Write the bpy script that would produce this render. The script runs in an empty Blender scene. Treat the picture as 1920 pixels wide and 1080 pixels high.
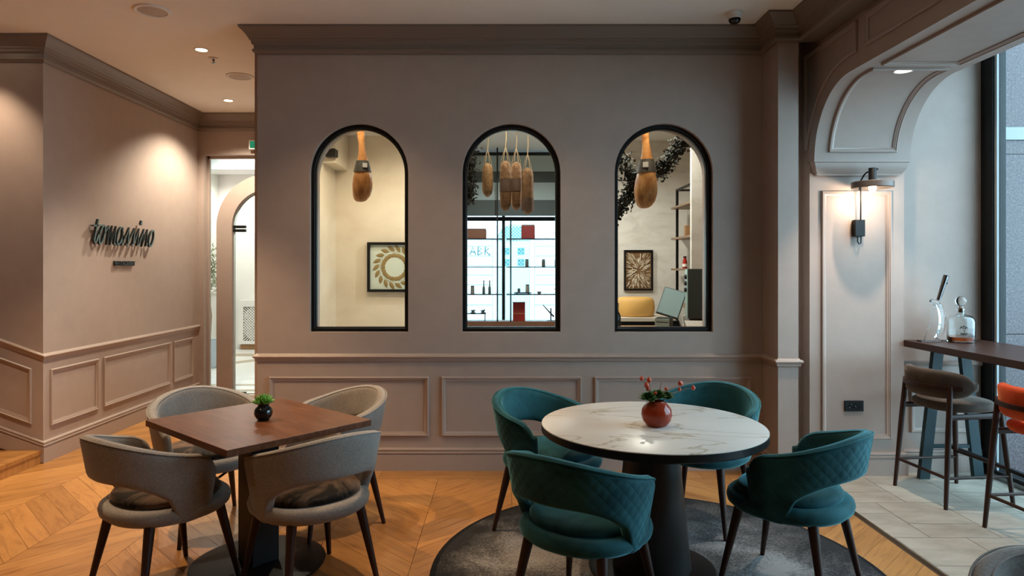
import bpy, bmesh, math, random
from mathutils import Vector, Matrix
random.seed(7)
PI = math.pi
sc = bpy.context.scene
COL = sc.collection

# ------------------------------------------------------------------ camera, world, exposure
cam_d = bpy.data.cameras.new('camera'); cam = bpy.data.objects.new('camera', cam_d); COL.objects.link(cam)
cam.location = (0, 0, 1.55); cam.rotation_euler = (PI/2, 0, 0)
cam_d.sensor_width = 36; cam_d.lens = 36*1253/1920
cam_d.shift_x = 13/1920; cam_d.shift_y = -40/1920
cam_d.clip_start = .05; cam_d.clip_end = 200
sc.camera = cam
w = bpy.data.worlds.new('overcast'); sc.world = w; w.use_nodes = True
bg = w.node_tree.nodes['Background']
bg.inputs[0].default_value = (.53, .79, 1.0, 1); bg.inputs[1].default_value = 8.8
sc.view_settings.view_transform = 'Standard'; sc.view_settings.look = 'None'
sc.view_settings.exposure = -0.1; sc.view_settings.gamma = 1.0
sc.view_settings.use_curve_mapping = False
sc.cycles.use_denoising = True
sc.cycles.caustics_reflective = False; sc.cycles.caustics_refractive = False
sc.cycles.sample_clamp_indirect = 6.0
sc.cycles.max_bounces = 10; sc.cycles.transparent_max_bounces = 16
WARM = (1.0, .72, .44)

# ------------------------------------------------------------------ materials
MATS = {}
def rgb(h):
    h = h.lstrip('#'); v = [int(h[i:i+2], 16)/255 for i in (0, 2, 4)]
    return tuple((c/12.92 if c <= .04045 else ((c+.055)/1.055)**2.4) for c in v)
class N:
    def __init__(s, name):
        s.m = bpy.data.materials.new(name); s.m.use_nodes = True
        s.t = s.m.node_tree; s.b = s.t.nodes['Principled BSDF']; s.out = s.t.nodes['Material Output']
    def n(s, typ, **kw):
        x = s.t.nodes.new('ShaderNode'+typ)
        for k, v in kw.items(): setattr(x, k, v)
        return x
    def l(s, a, b): s.t.links.new(a, b)
    def math(s, op, a, b=None, c=None):
        x = s.n('Math', operation=op)
        for i, v in enumerate((a, b, c)):
            if v is None: continue
            if isinstance(v, (int, float)): x.inputs[i].default_value = v
            else: s.l(v, x.inputs[i])
        return x.outputs[0]
    def ramp(s, fac, stops):
        r = s.n('ValToRGB'); s.l(fac, r.inputs[0]); e = r.color_ramp.elements
        while len(e) < len(stops): e.new(.5)
        for i, (p, c) in enumerate(stops):
            e[i].position = p; e[i].color = (*c, 1)
        return r.outputs[0]
    def noise(s, vec, scale, detail=4, rough=.55, dist=0):
        x = s.n('TexNoise'); x.inputs['Scale'].default_value = scale; x.inputs['Detail'].default_value = detail
        x.inputs['Roughness'].default_value = rough; x.inputs['Distortion'].default_value = dist
        if vec is not None: s.l(vec, x.inputs['Vector'])
        return x.outputs['Fac']
    def bump(s, h, strength=.3, dist=.01):
        b = s.n('Bump'); b.inputs['Strength'].default_value = strength; b.inputs['Distance'].default_value = dist
        s.l(h, b.inputs['Height']); s.l(b.outputs[0], s.b.inputs['Normal']); return b
    def coords(s, kind='Object', loc=(0,0,0), rot=(0,0,0), scale=(1,1,1)):
        tc = s.n('TexCoord'); mp = s.n('Mapping')
        s.l(tc.outputs[kind], mp.inputs[0])
        mp.inputs['Location'].default_value = loc; mp.inputs['Rotation'].default_value = rot; mp.inputs['Scale'].default_value = scale
        return mp.outputs[0]
def plain(name, col, rough=.5, metal=0, spec=.5, sheen=0, coat=0, vary=0, bump=0, bscale=60):
    if name in MATS: return MATS[name]
    k = N(name); b = k.b
    b.inputs['Base Color'].default_value = (*col, 1); b.inputs['Roughness'].default_value = rough
    b.inputs['Metallic'].default_value = metal; b.inputs['Specular IOR Level'].default_value = spec
    b.inputs['Sheen Weight'].default_value = sheen; b.inputs['Coat Weight'].default_value = coat
    if vary:
        v = k.coords(); f = k.noise(v, bscale*.05, 5)
        c = k.ramp(f, [(.3, tuple(x*(1-vary) for x in col)), (.7, tuple(min(1, x*(1+vary)) for x in col))])
        k.l(c, b.inputs['Base Color'])
    if bump:
        v = k.coords(); k.bump(k.noise(v, bscale, 3), bump, .004)
    MATS[name] = k.m; return k.m
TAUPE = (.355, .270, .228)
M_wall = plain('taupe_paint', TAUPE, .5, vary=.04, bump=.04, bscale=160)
M_cornice = plain('cornice_dark_taupe', (.20, .152, .122), .42)  # one even taupe, darker than walls and trim
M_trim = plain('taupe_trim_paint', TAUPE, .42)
M_ceil = plain('ceiling_paint', (.90, .85, .78), .8, vary=.02)
M_white = plain('white_plastic', (.75, .72, .68), .4)
M_offwhite = plain('offwhite_wall', (.78, .76, .72), .7, vary=.03)
M_black = plain('black_metal', (.005, .0055, .006), .4, spec=.25)
M_blackgloss = plain('black_gloss', (.006, .008, .009), .06)
M_darkwood = plain('dark_wood', (.036, .015, .010), .4, spec=.25, vary=.25, bscale=120)
M_blackwood = plain('black_base', (.007, .006, .006), .5, spec=.3)
M_bluesteel = plain('blue_steel', (.014, .032, .037), .45, spec=.3)
M_graybox = plain('graphite', (.05, .07, .072), .45)

def cream_mat():
    k = N('cream_plaster'); v = k.coords(scale=(1, 1, 1.6))
    f = k.noise(v, 1.6, 6, .6, .4); c = k.ramp(f, [(.3, (.62, .53, .41)), (.7, (.74, .66, .54))])
    k.l(c, k.b.inputs['Base Color']); k.b.inputs['Roughness'].default_value = .45; return k.m
M_cream = cream_mat()
def marblewall_mat():
    k = N('pale_marble_wall'); v = k.coords(scale=(1, 1, 2.2))
    f = k.noise(v, 2.2, 8, .62, .9); c = k.ramp(f, [(.36, (.60, .57, .52)), (.5, (.72, .69, .64)), (.7, (.78, .76, .72))])
    k.l(c, k.b.inputs['Base Color']); k.b.inputs['Roughness'].default_value = .3; return k.m
M_marblewall = marblewall_mat()

def plank_mat(name, ang):
    k = N(name); oi = k.n('ObjectInfo')
    tc = k.n('TexCoord')
    comb = k.n('CombineXYZ'); 
    for i in range(3): k.l(k.math('MULTIPLY', oi.outputs['Random'], (37., 91., 53.)[i]), comb.inputs[i])
    add = k.n('VectorMath', operation='ADD'); k.l(tc.outputs['Object'], add.inputs[0]); k.l(comb.outputs[0], add.inputs[1])
    rot = k.n('Mapping'); k.l(add.outputs[0], rot.inputs[0]); rot.inputs['Rotation'].default_value = (0, 0, ang)
    st = k.n('Mapping'); k.l(rot.outputs[0], st.inputs[0]); st.inputs['Scale'].default_value = (1.3, 11, 1)
    g = k.noise(st.outputs[0], 3.2, 7, .62, .8)
    fine = k.n('Mapping'); k.l(rot.outputs[0], fine.inputs[0]); fine.inputs['Scale'].default_value = (6, 130, 1)
    g2 = k.noise(fine.outputs[0], 2.0, 3)
    base = k.ramp(oi.outputs['Random'], [(0, (.36, .160, .042)), (.35, (.44, .202, .056)), (.7, (.49, .232, .068)), (1, (.39, .168, .043))])
    gr = k.ramp(g, [(.34, (.60, .52, .46)), (.5, (.95, .93, .92)), (.72, (1.08, 1.08, 1.08))])
    mx = k.n('Mix', data_type='RGBA', blend_type='MULTIPLY'); mx.inputs[0].default_value = .85
    k.l(base, mx.inputs[6]); k.l(gr, mx.inputs[7])
    gr2 = k.ramp(g2, [(.35, (.82, .8, .78)), (.6, (1, 1, 1))])
    m2 = k.n('Mix', data_type='RGBA', blend_type='MULTIPLY'); m2.inputs[0].default_value = .6
    k.l(mx.outputs[2], m2.inputs[6]); k.l(gr2, m2.inputs[7])
    k.l(m2.outputs[2], k.b.inputs['Base Color']); k.b.inputs['Roughness'].default_value = .34
    k.bump(g2, .12, .002); return k.m
M_plank_dn = plank_mat('oak_plank_a', PI/4)
M_plank_up = plank_mat('oak_plank_b', -PI/4)
M_plank_x = plank_mat('oak_plank_border', 0)
M_joint = plain('floor_joint', (.05, .028, .014), .8)
def tile_mat():
    k = N('stone_tile'); oi = k.n('ObjectInfo'); v = k.coords(rot=(0, 0, .5), scale=(1, 2.2, 1))
    f = k.noise(v, 3.5, 8, .6, .5); c = k.ramp(f, [(.3, (.30, .255, .205)), (.55, (.43, .38, .315)), (.75, (.50, .455, .395))])
    t = k.ramp(oi.outputs['Random'], [(0, (.86, .85, .84)), (1, (1.06, 1.05, 1.04))])
    mx = k.n('Mix', data_type='RGBA', blend_type='MULTIPLY'); mx.inputs[0].default_value = 1
    k.l(c, mx.inputs[6]); k.l(t, mx.inputs[7]); k.l(mx.outputs[2], k.b.inputs['Base Color'])
    k.b.inputs['Roughness'].default_value = .42; return k.m
M_tile = tile_mat(); M_grout = plain('tile_grout', (.16, .14, .12), .9)

def fabric_mat(name, col, col2, scale=420):
    k = N(name); v = k.coords(scale=(1, 1, .22)); v2 = k.coords(scale=(.22, .22, 1))
    a = k.noise(v, scale, 2); b = k.noise(v2, scale, 2); big = k.noise(k.coords(), 7, 4)
    s = k.math('ADD', k.math('MULTIPLY', a, .5), k.math('MULTIPLY', b, .5))
    s = k.math('ADD', k.math('MULTIPLY', s, .8), k.math('MULTIPLY', big, .2))
    k.l(k.ramp(s, [(.36, col2), (.62, col)]), k.b.inputs['Base Color'])
    k.b.inputs['Roughness'].default_value = .9; k.b.inputs['Sheen Weight'].default_value = .25
    k.b.inputs['Specular IOR Level'].default_value = .2
    k.bump(s, .35, .003); return k.m
M_grey = fabric_mat('grey_linen', (.295, .258, .230), (.155, .132, .117))
def velvet_mat(name, dark, light, quilt=False, sheen=.9, spot=5.0, r0=.34, r1=.68):
    k = N(name); f = k.noise(k.coords(), spot, 5, .6, .6)
    c = k.ramp(f, [(r0, dark), (r1, light)])
    k.b.inputs['Roughness'].default_value = .75; k.b.inputs['Sheen Weight'].default_value = sheen
    k.b.inputs['Sheen Roughness'].default_value = .35; k.b.inputs['Specular IOR Level'].default_value = .15
    k.b.inputs['Sheen Tint'].default_value = (*[min(1, x*4+.12) for x in light], 1)
    if quilt:
        uv = k.n('UVMap'); uv.uv_map = 'UVMap'; sp = k.n('SeparateXYZ'); k.l(uv.outputs[0], sp.inputs[0])
        u, vv = sp.outputs[0], sp.outputs[1]
        def line(e): 
            fr = k.math('FRACT', k.math('MULTIPLY', e, 1/.044)); return k.math('ABSOLUTE', k.math('SUBTRACT', fr, .5))
        d1 = line(k.math('ADD', u, k.math('MULTIPLY', vv, .8))); d2 = line(k.math('SUBTRACT', u, k.math('MULTIPLY', vv, .8)))
        h1 = k.math('POWER', k.math('SUBTRACT', 1, k.math('MULTIPLY', d1, 2)), .4); h2 = k.math('POWER', k.math('SUBTRACT', 1, k.math('MULTIPLY', d2, 2)), .4)
        h = k.math('MULTIPLY', h1, h2); k.bump(h, .32, .008)
    k.l(c, k.b.inputs['Base Color']); return k.m
M_teal = velvet_mat('teal_velvet', (.006, .038, .047), (.022, .102, .118))
M_tealq = velvet_mat('teal_velvet_quilted', (.006, .038, .047), (.022, .102, .118), True)
M_brownv = velvet_mat('brown_velvet', (.008, .006, .004), (.20, .125, .085), sheen=.35, spot=5, r0=.44, r1=.66)
M_stoolbrown = velvet_mat('umber_velvet', (.045, .033, .026), (.10, .072, .055), sheen=.6)
M_orange = velvet_mat('orange_velvet', (.48, .045, .012), (.72, .10, .03), sheen=.35)
M_tealpipe = velvet_mat('teal_piping', (.008, .06, .066), (.016, .105, .115))

def wood_top_mat():
    k = N('walnut_top'); v = k.coords(scale=(1.2, 9, 9))
    g = k.noise(v, 2.6, 7, .6, 1.2); g2 = k.noise(k.coords(scale=(3, 90, 90)), 2, 3)
    c = k.ramp(g, [(.3, (.070, .024, .010)), (.52, (.115, .042, .018)), (.75, (.155, .062, .028))])
    d = k.ramp(g2, [(.35, (.78, .76, .75)), (.6, (1, 1, 1))])
    mx = k.n('Mix', data_type='RGBA', blend_type='MULTIPLY'); mx.inputs[0].default_value = .8
    k.l(c, mx.inputs[6]); k.l(d, mx.inputs[7]); k.l(mx.outputs[2], k.b.inputs['Base Color'])
    k.b.inputs['Roughness'].default_value = .36; k.b.inputs['Specular IOR Level'].default_value = .18; return k.m
M_walnut = wood_top_mat()
def marble_mat():
    k = N('white_marble'); v = k.coords(rot=(0, 0, .25), scale=(.8, 2.1, 1))
    wob = k.noise(v, 1.0, 5, .5, 1.5)
    d = k.math('ABSOLUTE', k.math('SUBTRACT', wob, .5))
    vein = k.ramp(d, [(0, (.36, .30, .22)), (.006, (.56, .51, .44)), (.018, (.68, .655, .62))])
    soft = k.ramp(k.noise(v, 3, 5), [(.3, (.9, .89, .87)), (.7, (1, 1, 1))])
    mx = k.n('Mix', data_type='RGBA', blend_type='MULTIPLY'); mx.inputs[0].default_value = .8
    k.l(vein, mx.inputs[6]); k.l(soft, mx.inputs[7]); k.l(mx.outputs[2], k.b.inputs['Base Color'])
    k.b.inputs['Roughness'].default_value = .3; k.b.inputs['Specular IOR Level'].default_value = .14; return k.m
M_marble = marble_mat()
def rug_mat():
    k = N('rug_pile'); v = k.coords(); sp = k.n('SeparateXYZ'); k.l(v, sp.inputs[0])
    r = k.math('SQRT', k.math('ADD', k.math('POWER', sp.outputs[0], 2), k.math('POWER', sp.outputs[1], 2)))
    big = k.noise(v, 2.6, 5, .6, .6); fine = k.noise(v, 75, 3, .7)
    s = k.math('ADD', k.math('MULTIPLY', big, .65), k.math('MULTIPLY', fine, .42))
    fade = k.n('MapRange'); fade.inputs[1].default_value = .72; fade.inputs[2].default_value = 1.1; fade.inputs[3].default_value = .03; fade.inputs[4].default_value = -.2
    k.l(r, fade.inputs[0]); s = k.math('ADD', s, fade.outputs[0])
    c = k.ramp(s, [(.36, (.022, .021, .022)), (.50, (.085, .078, .076)), (.64, (.26, .24, .23))])
    edge = k.math('GREATER_THAN', r, 1.115)
    mx = k.n('Mix', data_type='RGBA'); k.l(edge, mx.inputs[0]); k.l(c, mx.inputs[6]); mx.inputs[7].default_value = (.010, .010, .011, 1)
    k.l(mx.outputs[2], k.b.inputs['Base Color']); k.b.inputs['Roughness'].default_value = .95
    k.b.inputs['Specular IOR Level'].default_value = .1; k.bump(fine, .5, .006); return k.m
M_rug = rug_mat()
def glass_pane_mat(name, tint=(1, 1, 1), refl=.9):
    k = N(name); t = k.n('BsdfTransparent'); t.inputs[0].default_value = (*tint, 1)
    g = k.n('BsdfGlossy'); g.inputs['Roughness'].default_value = .0; g.inputs[0].default_value = (refl, refl, refl, 1)
    lw = k.n('LayerWeight'); lw.inputs[0].default_value = .5
    fac = k.math('ADD', k.math('MULTIPLY', k.math('POWER', lw.outputs['Facing'], 5), .85), .025)
    mx = k.n('MixShader'); k.l(fac, mx.inputs[0]); k.l(t.outputs[0], mx.inputs[1]); k.l(g.outputs[0], mx.inputs[2])
    k.l(mx.outputs[0], k.out.inputs[0]); return k.m
M_pane = glass_pane_mat('window_glass', (.96, 1, .99))
def solid_glass(name, col=(1, 1, 1), rough=0):
    k = N(name); k.b.inputs['Base Color'].default_value = (*col, 1); k.b.inputs['Transmission Weight'].default_value = 1
    k.b.inputs['Roughness'].default_value = rough; k.b.inputs['IOR'].default_value = 1.45; return k.m
M_clear = solid_glass('clear_glass', (.97, 1, 1))
M_acrylic = solid_glass('clear_acrylic', (.96, 1, 1), .02)
M_whisky = solid_glass('amber_liquor', (.75, .16, .03))
def emit(name, col, s):
    k = N(name); e = k.n('Emission'); e.inputs[0].default_value = (*col, 1); e.inputs[1].default_value = s
    k.l(e.outputs[0], k.out.inputs[0]); return k.m
M_bulb = emit('lamp_glow', (1, .80, .55), 30)
M_bulbcool = emit('lamp_glow_neutral', (1, .95, .85), 14)
M_exit = emit('exit_green', (.05, .5, .25), .5)
def granite_mat():
    k = N('granite'); v = k.coords(); f = k.noise(v, 70, 3, .8); g = k.noise(v, 150, 2, .7)
    c = k.ramp(f, [(.36, (.020, .016, .018)), (.47, (.055, .036, .040)), (.56, (.085, .060, .064)), (.66, (.11, .105, .108))])
    sp = k.ramp(g, [(.60, (0, 0, 0)), (.70, (.22, .22, .22))])
    mx = k.n('Mix', data_type='RGBA', blend_type='ADD'); mx.inputs[0].default_value = 1; k.l(c, mx.inputs[6]); k.l(sp, mx.inputs[7])
    k.l(mx.outputs[2], k.b.inputs['Base Color']); k.b.inputs['Roughness'].default_value = .25; return k.m
M_granite = granite_mat()
def ham_mat():
    k = N('cured_ham'); v = k.coords(scale=(1, 1, .45)); f = k.noise(v, 9, 6, .6, 1.6); c = k.ramp(f, [(.28, (.22, .065, .018)), (.45, (.46, .19, .055)), (.6, (.62, .31, .11)), (.75, (.75, .50, .25))])
    k.l(c, k.b.inputs['Base Color']); k.b.inputs['Roughness'].default_value = .35; k.bump(f, .5, .02); return k.m
M_ham = ham_mat()
def salami_mat(name, a, b):
    k = N(name); v = k.coords(); wv = k.n('TexWave'); wv.wave_type = 'BANDS'; wv.bands_direction = 'Z'
    wv.inputs['Scale'].default_value = 34; wv.inputs['Distortion'].default_value = 4; k.l(v, wv.inputs['Vector'])
    f = k.math('ADD', k.math('MULTIPLY', wv.outputs['Fac'], .18), k.math('MULTIPLY', k.noise(v, 34, 5), .82))
    k.l(k.ramp(f, [(.3, a), (.7, b)]), k.b.inputs['Base Color']); k.b.inputs['Roughness'].default_value = .6
    k.bump(f, .6, .008); return k.m
M_salami = salami_mat('salami_casing', (.16, .07, .03), (.42, .25, .13))
M_salami2 = salami_mat('salami_netting', (.24, .10, .03), (.55, .36, .18))
M_string = plain('butcher_twine', (.55, .42, .28), .9)
M_label = plain('brown_label', (.20, .13, .10), .7, vary=.3, bscale=300)
M_leafdark = plain('dried_leaf_grey_green', (.020, .024, .020), .8, spec=.2)
M_leaf = plain('leaf_green', (.22, .44, .10), .5)
M_leaf2 = plain('leaf_deep_green', (.06, .17, .055), .5)
M_olive = plain('olive_leaf', (.20, .22, .11), .6)
M_berry = plain('orange_berry', (.48, .055, .014), .35)
M_twig = plain('dry_twig', (.22, .12, .05), .7)
M_redvase = plain('oxblood_glaze', (.27, .030, .010), .07, spec=.4)
M_cheese = plain('cheese_rind', (.72, .42, .12), .6, vary=.12, bscale=60)
M_counter = plain('counter_wood', (.30, .17, .09), .5, vary=.15)
M_pale = plain('pale_counter', (.66, .60, .52), .5)
M_redbox = plain('red_box', (.17, .012, .012), .5)
M_browncase = plain('brown_case', (.13, .055, .03), .5)
M_facade = plain('facade_stucco', (.82, .82, .80), .9)
M_door_teal = plain('pale_teal_door', (.45, .62, .62), .6)
M_teal_iron = plain('teal_iron', (.08, .22, .24), .6)
M_graf = plain('spray_paint', (.04, .12, .13), .8)
M_shutter = plain('shutter_box', (.36, .45, .47), .3)
M_asphalt = plain('pavement', (.42, .42, .42), .9)
M_paper = plain('paper_sheet', (.85, .82, .78), .8)
M_screen = plain('dark_screen', (.30, .42, .45), .08)
M_stripe = plain('beige_floor_band', (.42, .34, .25), .4)
M_palefloor = plain('pale_stone_floor', (.72, .70, .66), .35, vary=.04)
M_gold = plain('gold_leaf_paper', (.36, .21, .08), .5)
M_mat_white = plain('picture_mat', (.80, .76, .70), .8)
M_red_sauce = plain('tomato_jar', (.35, .02, .015), .2)
M_cork = plain('cork', (.30, .16, .07), .8)
M_shiny = plain('chrome_dark', (.16, .15, .15), .12, metal=1)

# ------------------------------------------------------------------ mesh helpers
def mk(name, verts, faces, mat, parent=None, smooth=False, loc=None, bevel=0, bseg=2):
    me = bpy.data.meshes.new(name); me.from_pydata([tuple(v) for v in verts], [], faces); me.validate()
    bm = bmesh.new(); bm.from_mesh(me); bmesh.ops.recalc_face_normals(bm, faces=bm.faces)
    if bevel: bmesh.ops.bevel(bm, geom=list(bm.edges), offset=bevel, segments=bseg, affect='EDGES', profile=.5)
    bm.to_mesh(me); bm.free()
    if smooth:
        me.polygons.foreach_set('use_smooth', [True]*len(me.polygons))
    mats = mat if isinstance(mat, (list, tuple)) else [mat]
    for m in mats: me.materials.append(m)
    return link(name, me, parent, loc)
def link(name, me, parent=None, loc=None):
    o = bpy.data.objects.new(name, me); COL.objects.link(o)
    if parent is not None: o.parent = parent
    if loc is not None: o.location = loc
    return o
def auto_smooth(o, ang=.6):
    me = o.data; me.polygons.foreach_set('use_smooth', [True]*len(me.polygons))
    try: me.set_sharp_from_angle(angle=ang)
    except Exception: pass
    return o
def boxvf(x0, x1, y0, y1, z0, z1):
    v = [(x0,y0,z0),(x1,y0,z0),(x1,y1,z0),(x0,y1,z0),(x0,y0,z1),(x1,y0,z1),(x1,y1,z1),(x0,y1,z1)]
    f = [(0,3,2,1),(4,5,6,7),(0,1,5,4),(1,2,6,5),(2,3,7,6),(3,0,4,7)]
    return v, f
def box(name, x, y, z, mat, parent=None, bevel=0, loc=None):
    v, f = boxvf(x[0], x[1], y[0], y[1], z[0], z[1]); return mk(name, v, f, mat, parent, bevel=bevel, loc=loc)
def boxes(name, lst, mat, parent=None):
    V, F = [], []
    for b in lst:
        v, f = boxvf(*b); n = len(V); V += v; F += [tuple(i+n for i in q) for q in f]
    return mk(name, V, F, mat, parent)
def prism(name, poly, a0, a1, mat, axis='z', parent=None, bevel=0, smooth=False):
    """poly 2d; axis z: (x,y)+z ; axis x: poly=(y,z) ; axis y: poly=(x,z)"""
    def P(p, a): return {'z': (p[0], p[1], a), 'x': (a, p[0], p[1]), 'y': (p[0], a, p[1])}[axis]
    n = len(poly); V = [P(p, a0) for p in poly]+[P(p, a1) for p in poly]
    F = [tuple(range(n)), tuple(range(2*n-1, n-1, -1))]+[(i, (i+1) % n, n+(i+1) % n, n+i) for i in range(n)]
    o = mk(name, V, F, mat, parent, bevel=bevel)
    if smooth: auto_smooth(o, .5)
    return o
def lathe(name, prof, mat, parent=None, n=32, sx=1, sy=1, loc=None, ang=.7, closed=False, ex=2.0, cy=0):
    V, F = [], []
    for (r, z) in prof:
        for i in range(n):
            a = 2*PI*i/n; c, s = math.cos(a), math.sin(a)
            k = 1.0 if ex == 2 else (abs(c)**ex+abs(s)**ex)**(-1/ex)
            V.append((r*k*c*sx, r*k*s*sy+cy, z))
    m = len(prof)
    for j in range(m-1+(1 if closed else 0)):
        for i in range(n):
            a, b = j*n+i, j*n+(i+1) % n; c, d = ((j+1) % m)*n+(i+1) % n, ((j+1) % m)*n+i
            F.append((a, b, c, d))
    if not closed:
        F.append(tuple(range(n))); F.append(tuple(range((m-1)*n, m*n)))
    o = mk(name, V, F, mat, parent, loc=loc); bm = bmesh.new(); bm.from_mesh(o.data)
    bmesh.ops.remove_doubles(bm, verts=bm.verts, dist=1e-5); bmesh.ops.recalc_face_normals(bm, faces=bm.faces); bm.to_mesh(o.data); bm.free()
    return auto_smooth(o, ang)
def tube_vf(pts, rad, n=8, closed=False, flat=1.0):
    pts = [Vector(p) for p in pts]; m = len(pts); rads = rad if isinstance(rad, (list, tuple)) else [rad]*m
    V, F = [], []; up = None
    for i, p in enumerate(pts):
        if closed: t = pts[(i+1) % m]-pts[i-1]
        else: t = pts[min(i+1, m-1)]-pts[max(i-1, 0)]
        t.normalize()
        if up is None: up = Vector((0, 0, 1)) if abs(t.z) < .9 else Vector((0, 1, 0))
        s = t.cross(up)
        if s.length < 1e-4: s = t.orthogonal()
        s.normalize(); u = s.cross(t).normalized(); up = u
        for k in range(n):
            a = 2*PI*k/n; V.append(p+(s*math.cos(a)*flat+u*math.sin(a))*rads[i])
    for i in range(m-(0 if closed else 1)):
        for k in range(n):
            j = (i+1) % m; F.append((i*n+k, i*n+(k+1) % n, j*n+(k+1) % n, j*n+k))
    if not closed: F.append(tuple(range(n))); F.append(tuple(range((m-1)*n, m*n)))
    return V, F
def tube(name, pts, rad, mat, parent=None, n=8, closed=False, flat=1.0):
    V, F = tube_vf(pts, rad, n, closed, flat); o = mk(name, V, F, mat, parent); return auto_smooth(o, .9)
def merge(parts):
    V, F = [], []
    for v, f in parts:
        n = len(V); V += list(v); F += [tuple(i+n for i in q) for q in f]
    return V, F
def sweep_vf(path, prof, mapf, closed=True):
    """path: 2d polyline; prof: (offset to the left of travel, height) ring; mapf(u,v,h)->3d"""
    m = len(path); P = [Vector(p) for p in path]; V, F = [], []; k = len(prof)
    for i in range(m):
        if closed or 0 < i < m-1:
            d0 = (P[i]-P[i-1]).normalized(); d1 = (P[(i+1) % m]-P[i]).normalized()
        elif i == 0: d0 = d1 = (P[1]-P[0]).normalized()
        else: d0 = d1 = (P[i]-P[i-1]).normalized()
        n0 = Vector((-d0.y, d0.x)); n1 = Vector((-d1.y, d1.x)); b = n0+n1
        b = b/max(.2, b.dot(n0)) if b.length > 1e-6 else n0
        for (a, h) in prof:
            q = P[i]+b*a; V.append(mapf(q.x, q.y, h))
    for i in range(m if closed else m-1):
        j = (i+1) % m
        for q in range(k): F.append((i*k+q, i*k+(q+1) % k, j*k+(q+1) % k, j*k+q))
    if not closed: F.append(tuple(range(k))); F.append(tuple(range((m-1)*k, m*k)))
    return V, F
def sweep(name, path, prof, mapf, mat, parent=None, closed=True, ang=.5):
    V, F = sweep_vf(path, prof, mapf, closed); o = mk(name, V, F, mat, parent); return auto_smooth(o, ang)
PANEL = [(0, 0), (0, .0125), (.004, .018), (.010, .018), (.013, .0125), (.020, .0125), (.026, .008), (.034, .006), (.034, 0)]
def rect(u0, u1, v0, v1): return [(u0, v0), (u1, v0), (u1, v1), (u0, v1)]   # ccw: left of travel = inwards
def tag(o, label, cat, group=None, kind=None):
    o['label'] = label; o['category'] = cat
    if group: o['group'] = group
    if kind: o['kind'] = kind
    return o
def thing(name, label, cat, loc=(0, 0, 0), rz=0, group=None, kind=None):
    o = bpy.data.objects.new(name, None); COL.objects.link(o); o.location = loc; o.rotation_euler = (0, 0, rz)
    o.empty_display_size = .1; return tag(o, label, cat, group, kind)
def copy_tree(o, parent=None):
    c = o.copy(); COL.objects.link(c); c.parent = parent
    for ch in list(o.children): copy_tree(ch, c)
    return c
def clip(poly, n, d):
    """keep points with n.p <= d"""
    out = []
    for i in range(len(poly)):
        a, b = poly[i], poly[(i+1) % len(poly)]; da = n[0]*a[0]+n[1]*a[1]-d; db = n[0]*b[0]+n[1]*b[1]-d
        if da <= 0: out.append(a)
        if da*db < 0: t = da/(da-db); out.append((a[0]+(b[0]-a[0])*t, a[1]+(b[1]-a[1])*t))
    return out

# ================================================================== ROOM SHELL
CZ = 3.36            # ceiling height
WY = 5.09            # front face of the window wall
LX = -3.65           # left wall
BX0, BX1 = 2.265, 2.967   # arch beam
# ---- floors
floor = box('floor', (-6.2, 3.64), (-3, 8.05), (-.08, -.014), M_joint)
tag(floor, 'oak chevron plank floor with pale stone tiles along the street window', 'floor', kind='structure')
CW, PS, X0 = .533, .18, -.488-6*.533
cols = list(range(0, 11))
shared = {}
def plank_poly(k, y):
    xa, xb = X0+k*CW, X0+(k+1)*CW; g = .0012; s = -CW if k % 2 == 1 else CW
    return [(xa+g, y+g), (xb-g, y+s+g), (xb-g, y+s+PS-g), (xa+g, y+PS-g)]
def seen(poly):
    for (x, y) in poly:
        if y > 3.2 and abs(x) < .79*y+.1: return True
    return False
stuffV, stuffF = [], []
def add_piece(poly, mat, name, par, z0=-.014, z1=0.0, key=None):
    cx = sum(p[0] for p in poly)/len(poly); cy = sum(p[1] for p in poly)/len(poly)
    if key is not None and key in shared:
        return link(name, shared[key], par, (cx, cy, 0))
    q = [(p[0]-cx, p[1]-cy) for p in poly]; o = prism(name, q, z0, z1, mat, parent=par); o.location = (cx, cy, 0)
    if key is not None: shared[key] = o.data
    return o
for k in cols:
    s = -CW if k % 2 == 1 else CW
    y = -3.2-CW
    y = math.floor(y/PS)*PS + (0.067 if k % 2 else (.067+CW) % PS)
    while y < 8.3:
        full = plank_poly(k, y); p = full
        p = clip(p, (1, 0), 2.214); p = clip(p, (-1, 0), 3.66) if len(p) > 2 else p
        xm = X0+(k+.5)*CW
        lim = 8.0 if xm < -2.1 else 4.885
        if len(p) > 2 and k >= 2 or (len(p) > 2 and lim < 8):
            p = clip(p, (0, 1), lim)
        elif len(p) > 2: p = clip(p, (0, 1), lim)
        if len(p) > 2: p = clip(p, (0, -1), 3.0)
        if len(p) > 2:
            m = M_plank_dn if k % 2 == 1 else M_plank_up
            if seen(p):
                key = ('pl', k % 2) if len(p) == 4 and all(abs(a[0]-b[0])+abs(a[1]-b[1]) < 1e-9 for a, b in zip(p, full)) else None
                add_piece(p, m, 'plank', floor, key=key)
            else:
                n = len(stuffV); q = len(p)
                stuffV += [(a, b, 0) for a, b in p]; stuffF.append(tuple(range(n, n+q)))
        y += PS
o = mk('plank_field', stuffV, stuffF, M_plank_dn, floor); o['kind'] = 'stuff'
for a, b in ((-2.12, -.93), (-.928, .26), (.262, 1.45), (1.452, 2.214)):
    add_piece([(a, 4.888), (b, 4.888), (b, 5.1), (a, 5.1)], M_plank_x, 'plank', floor)
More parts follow.
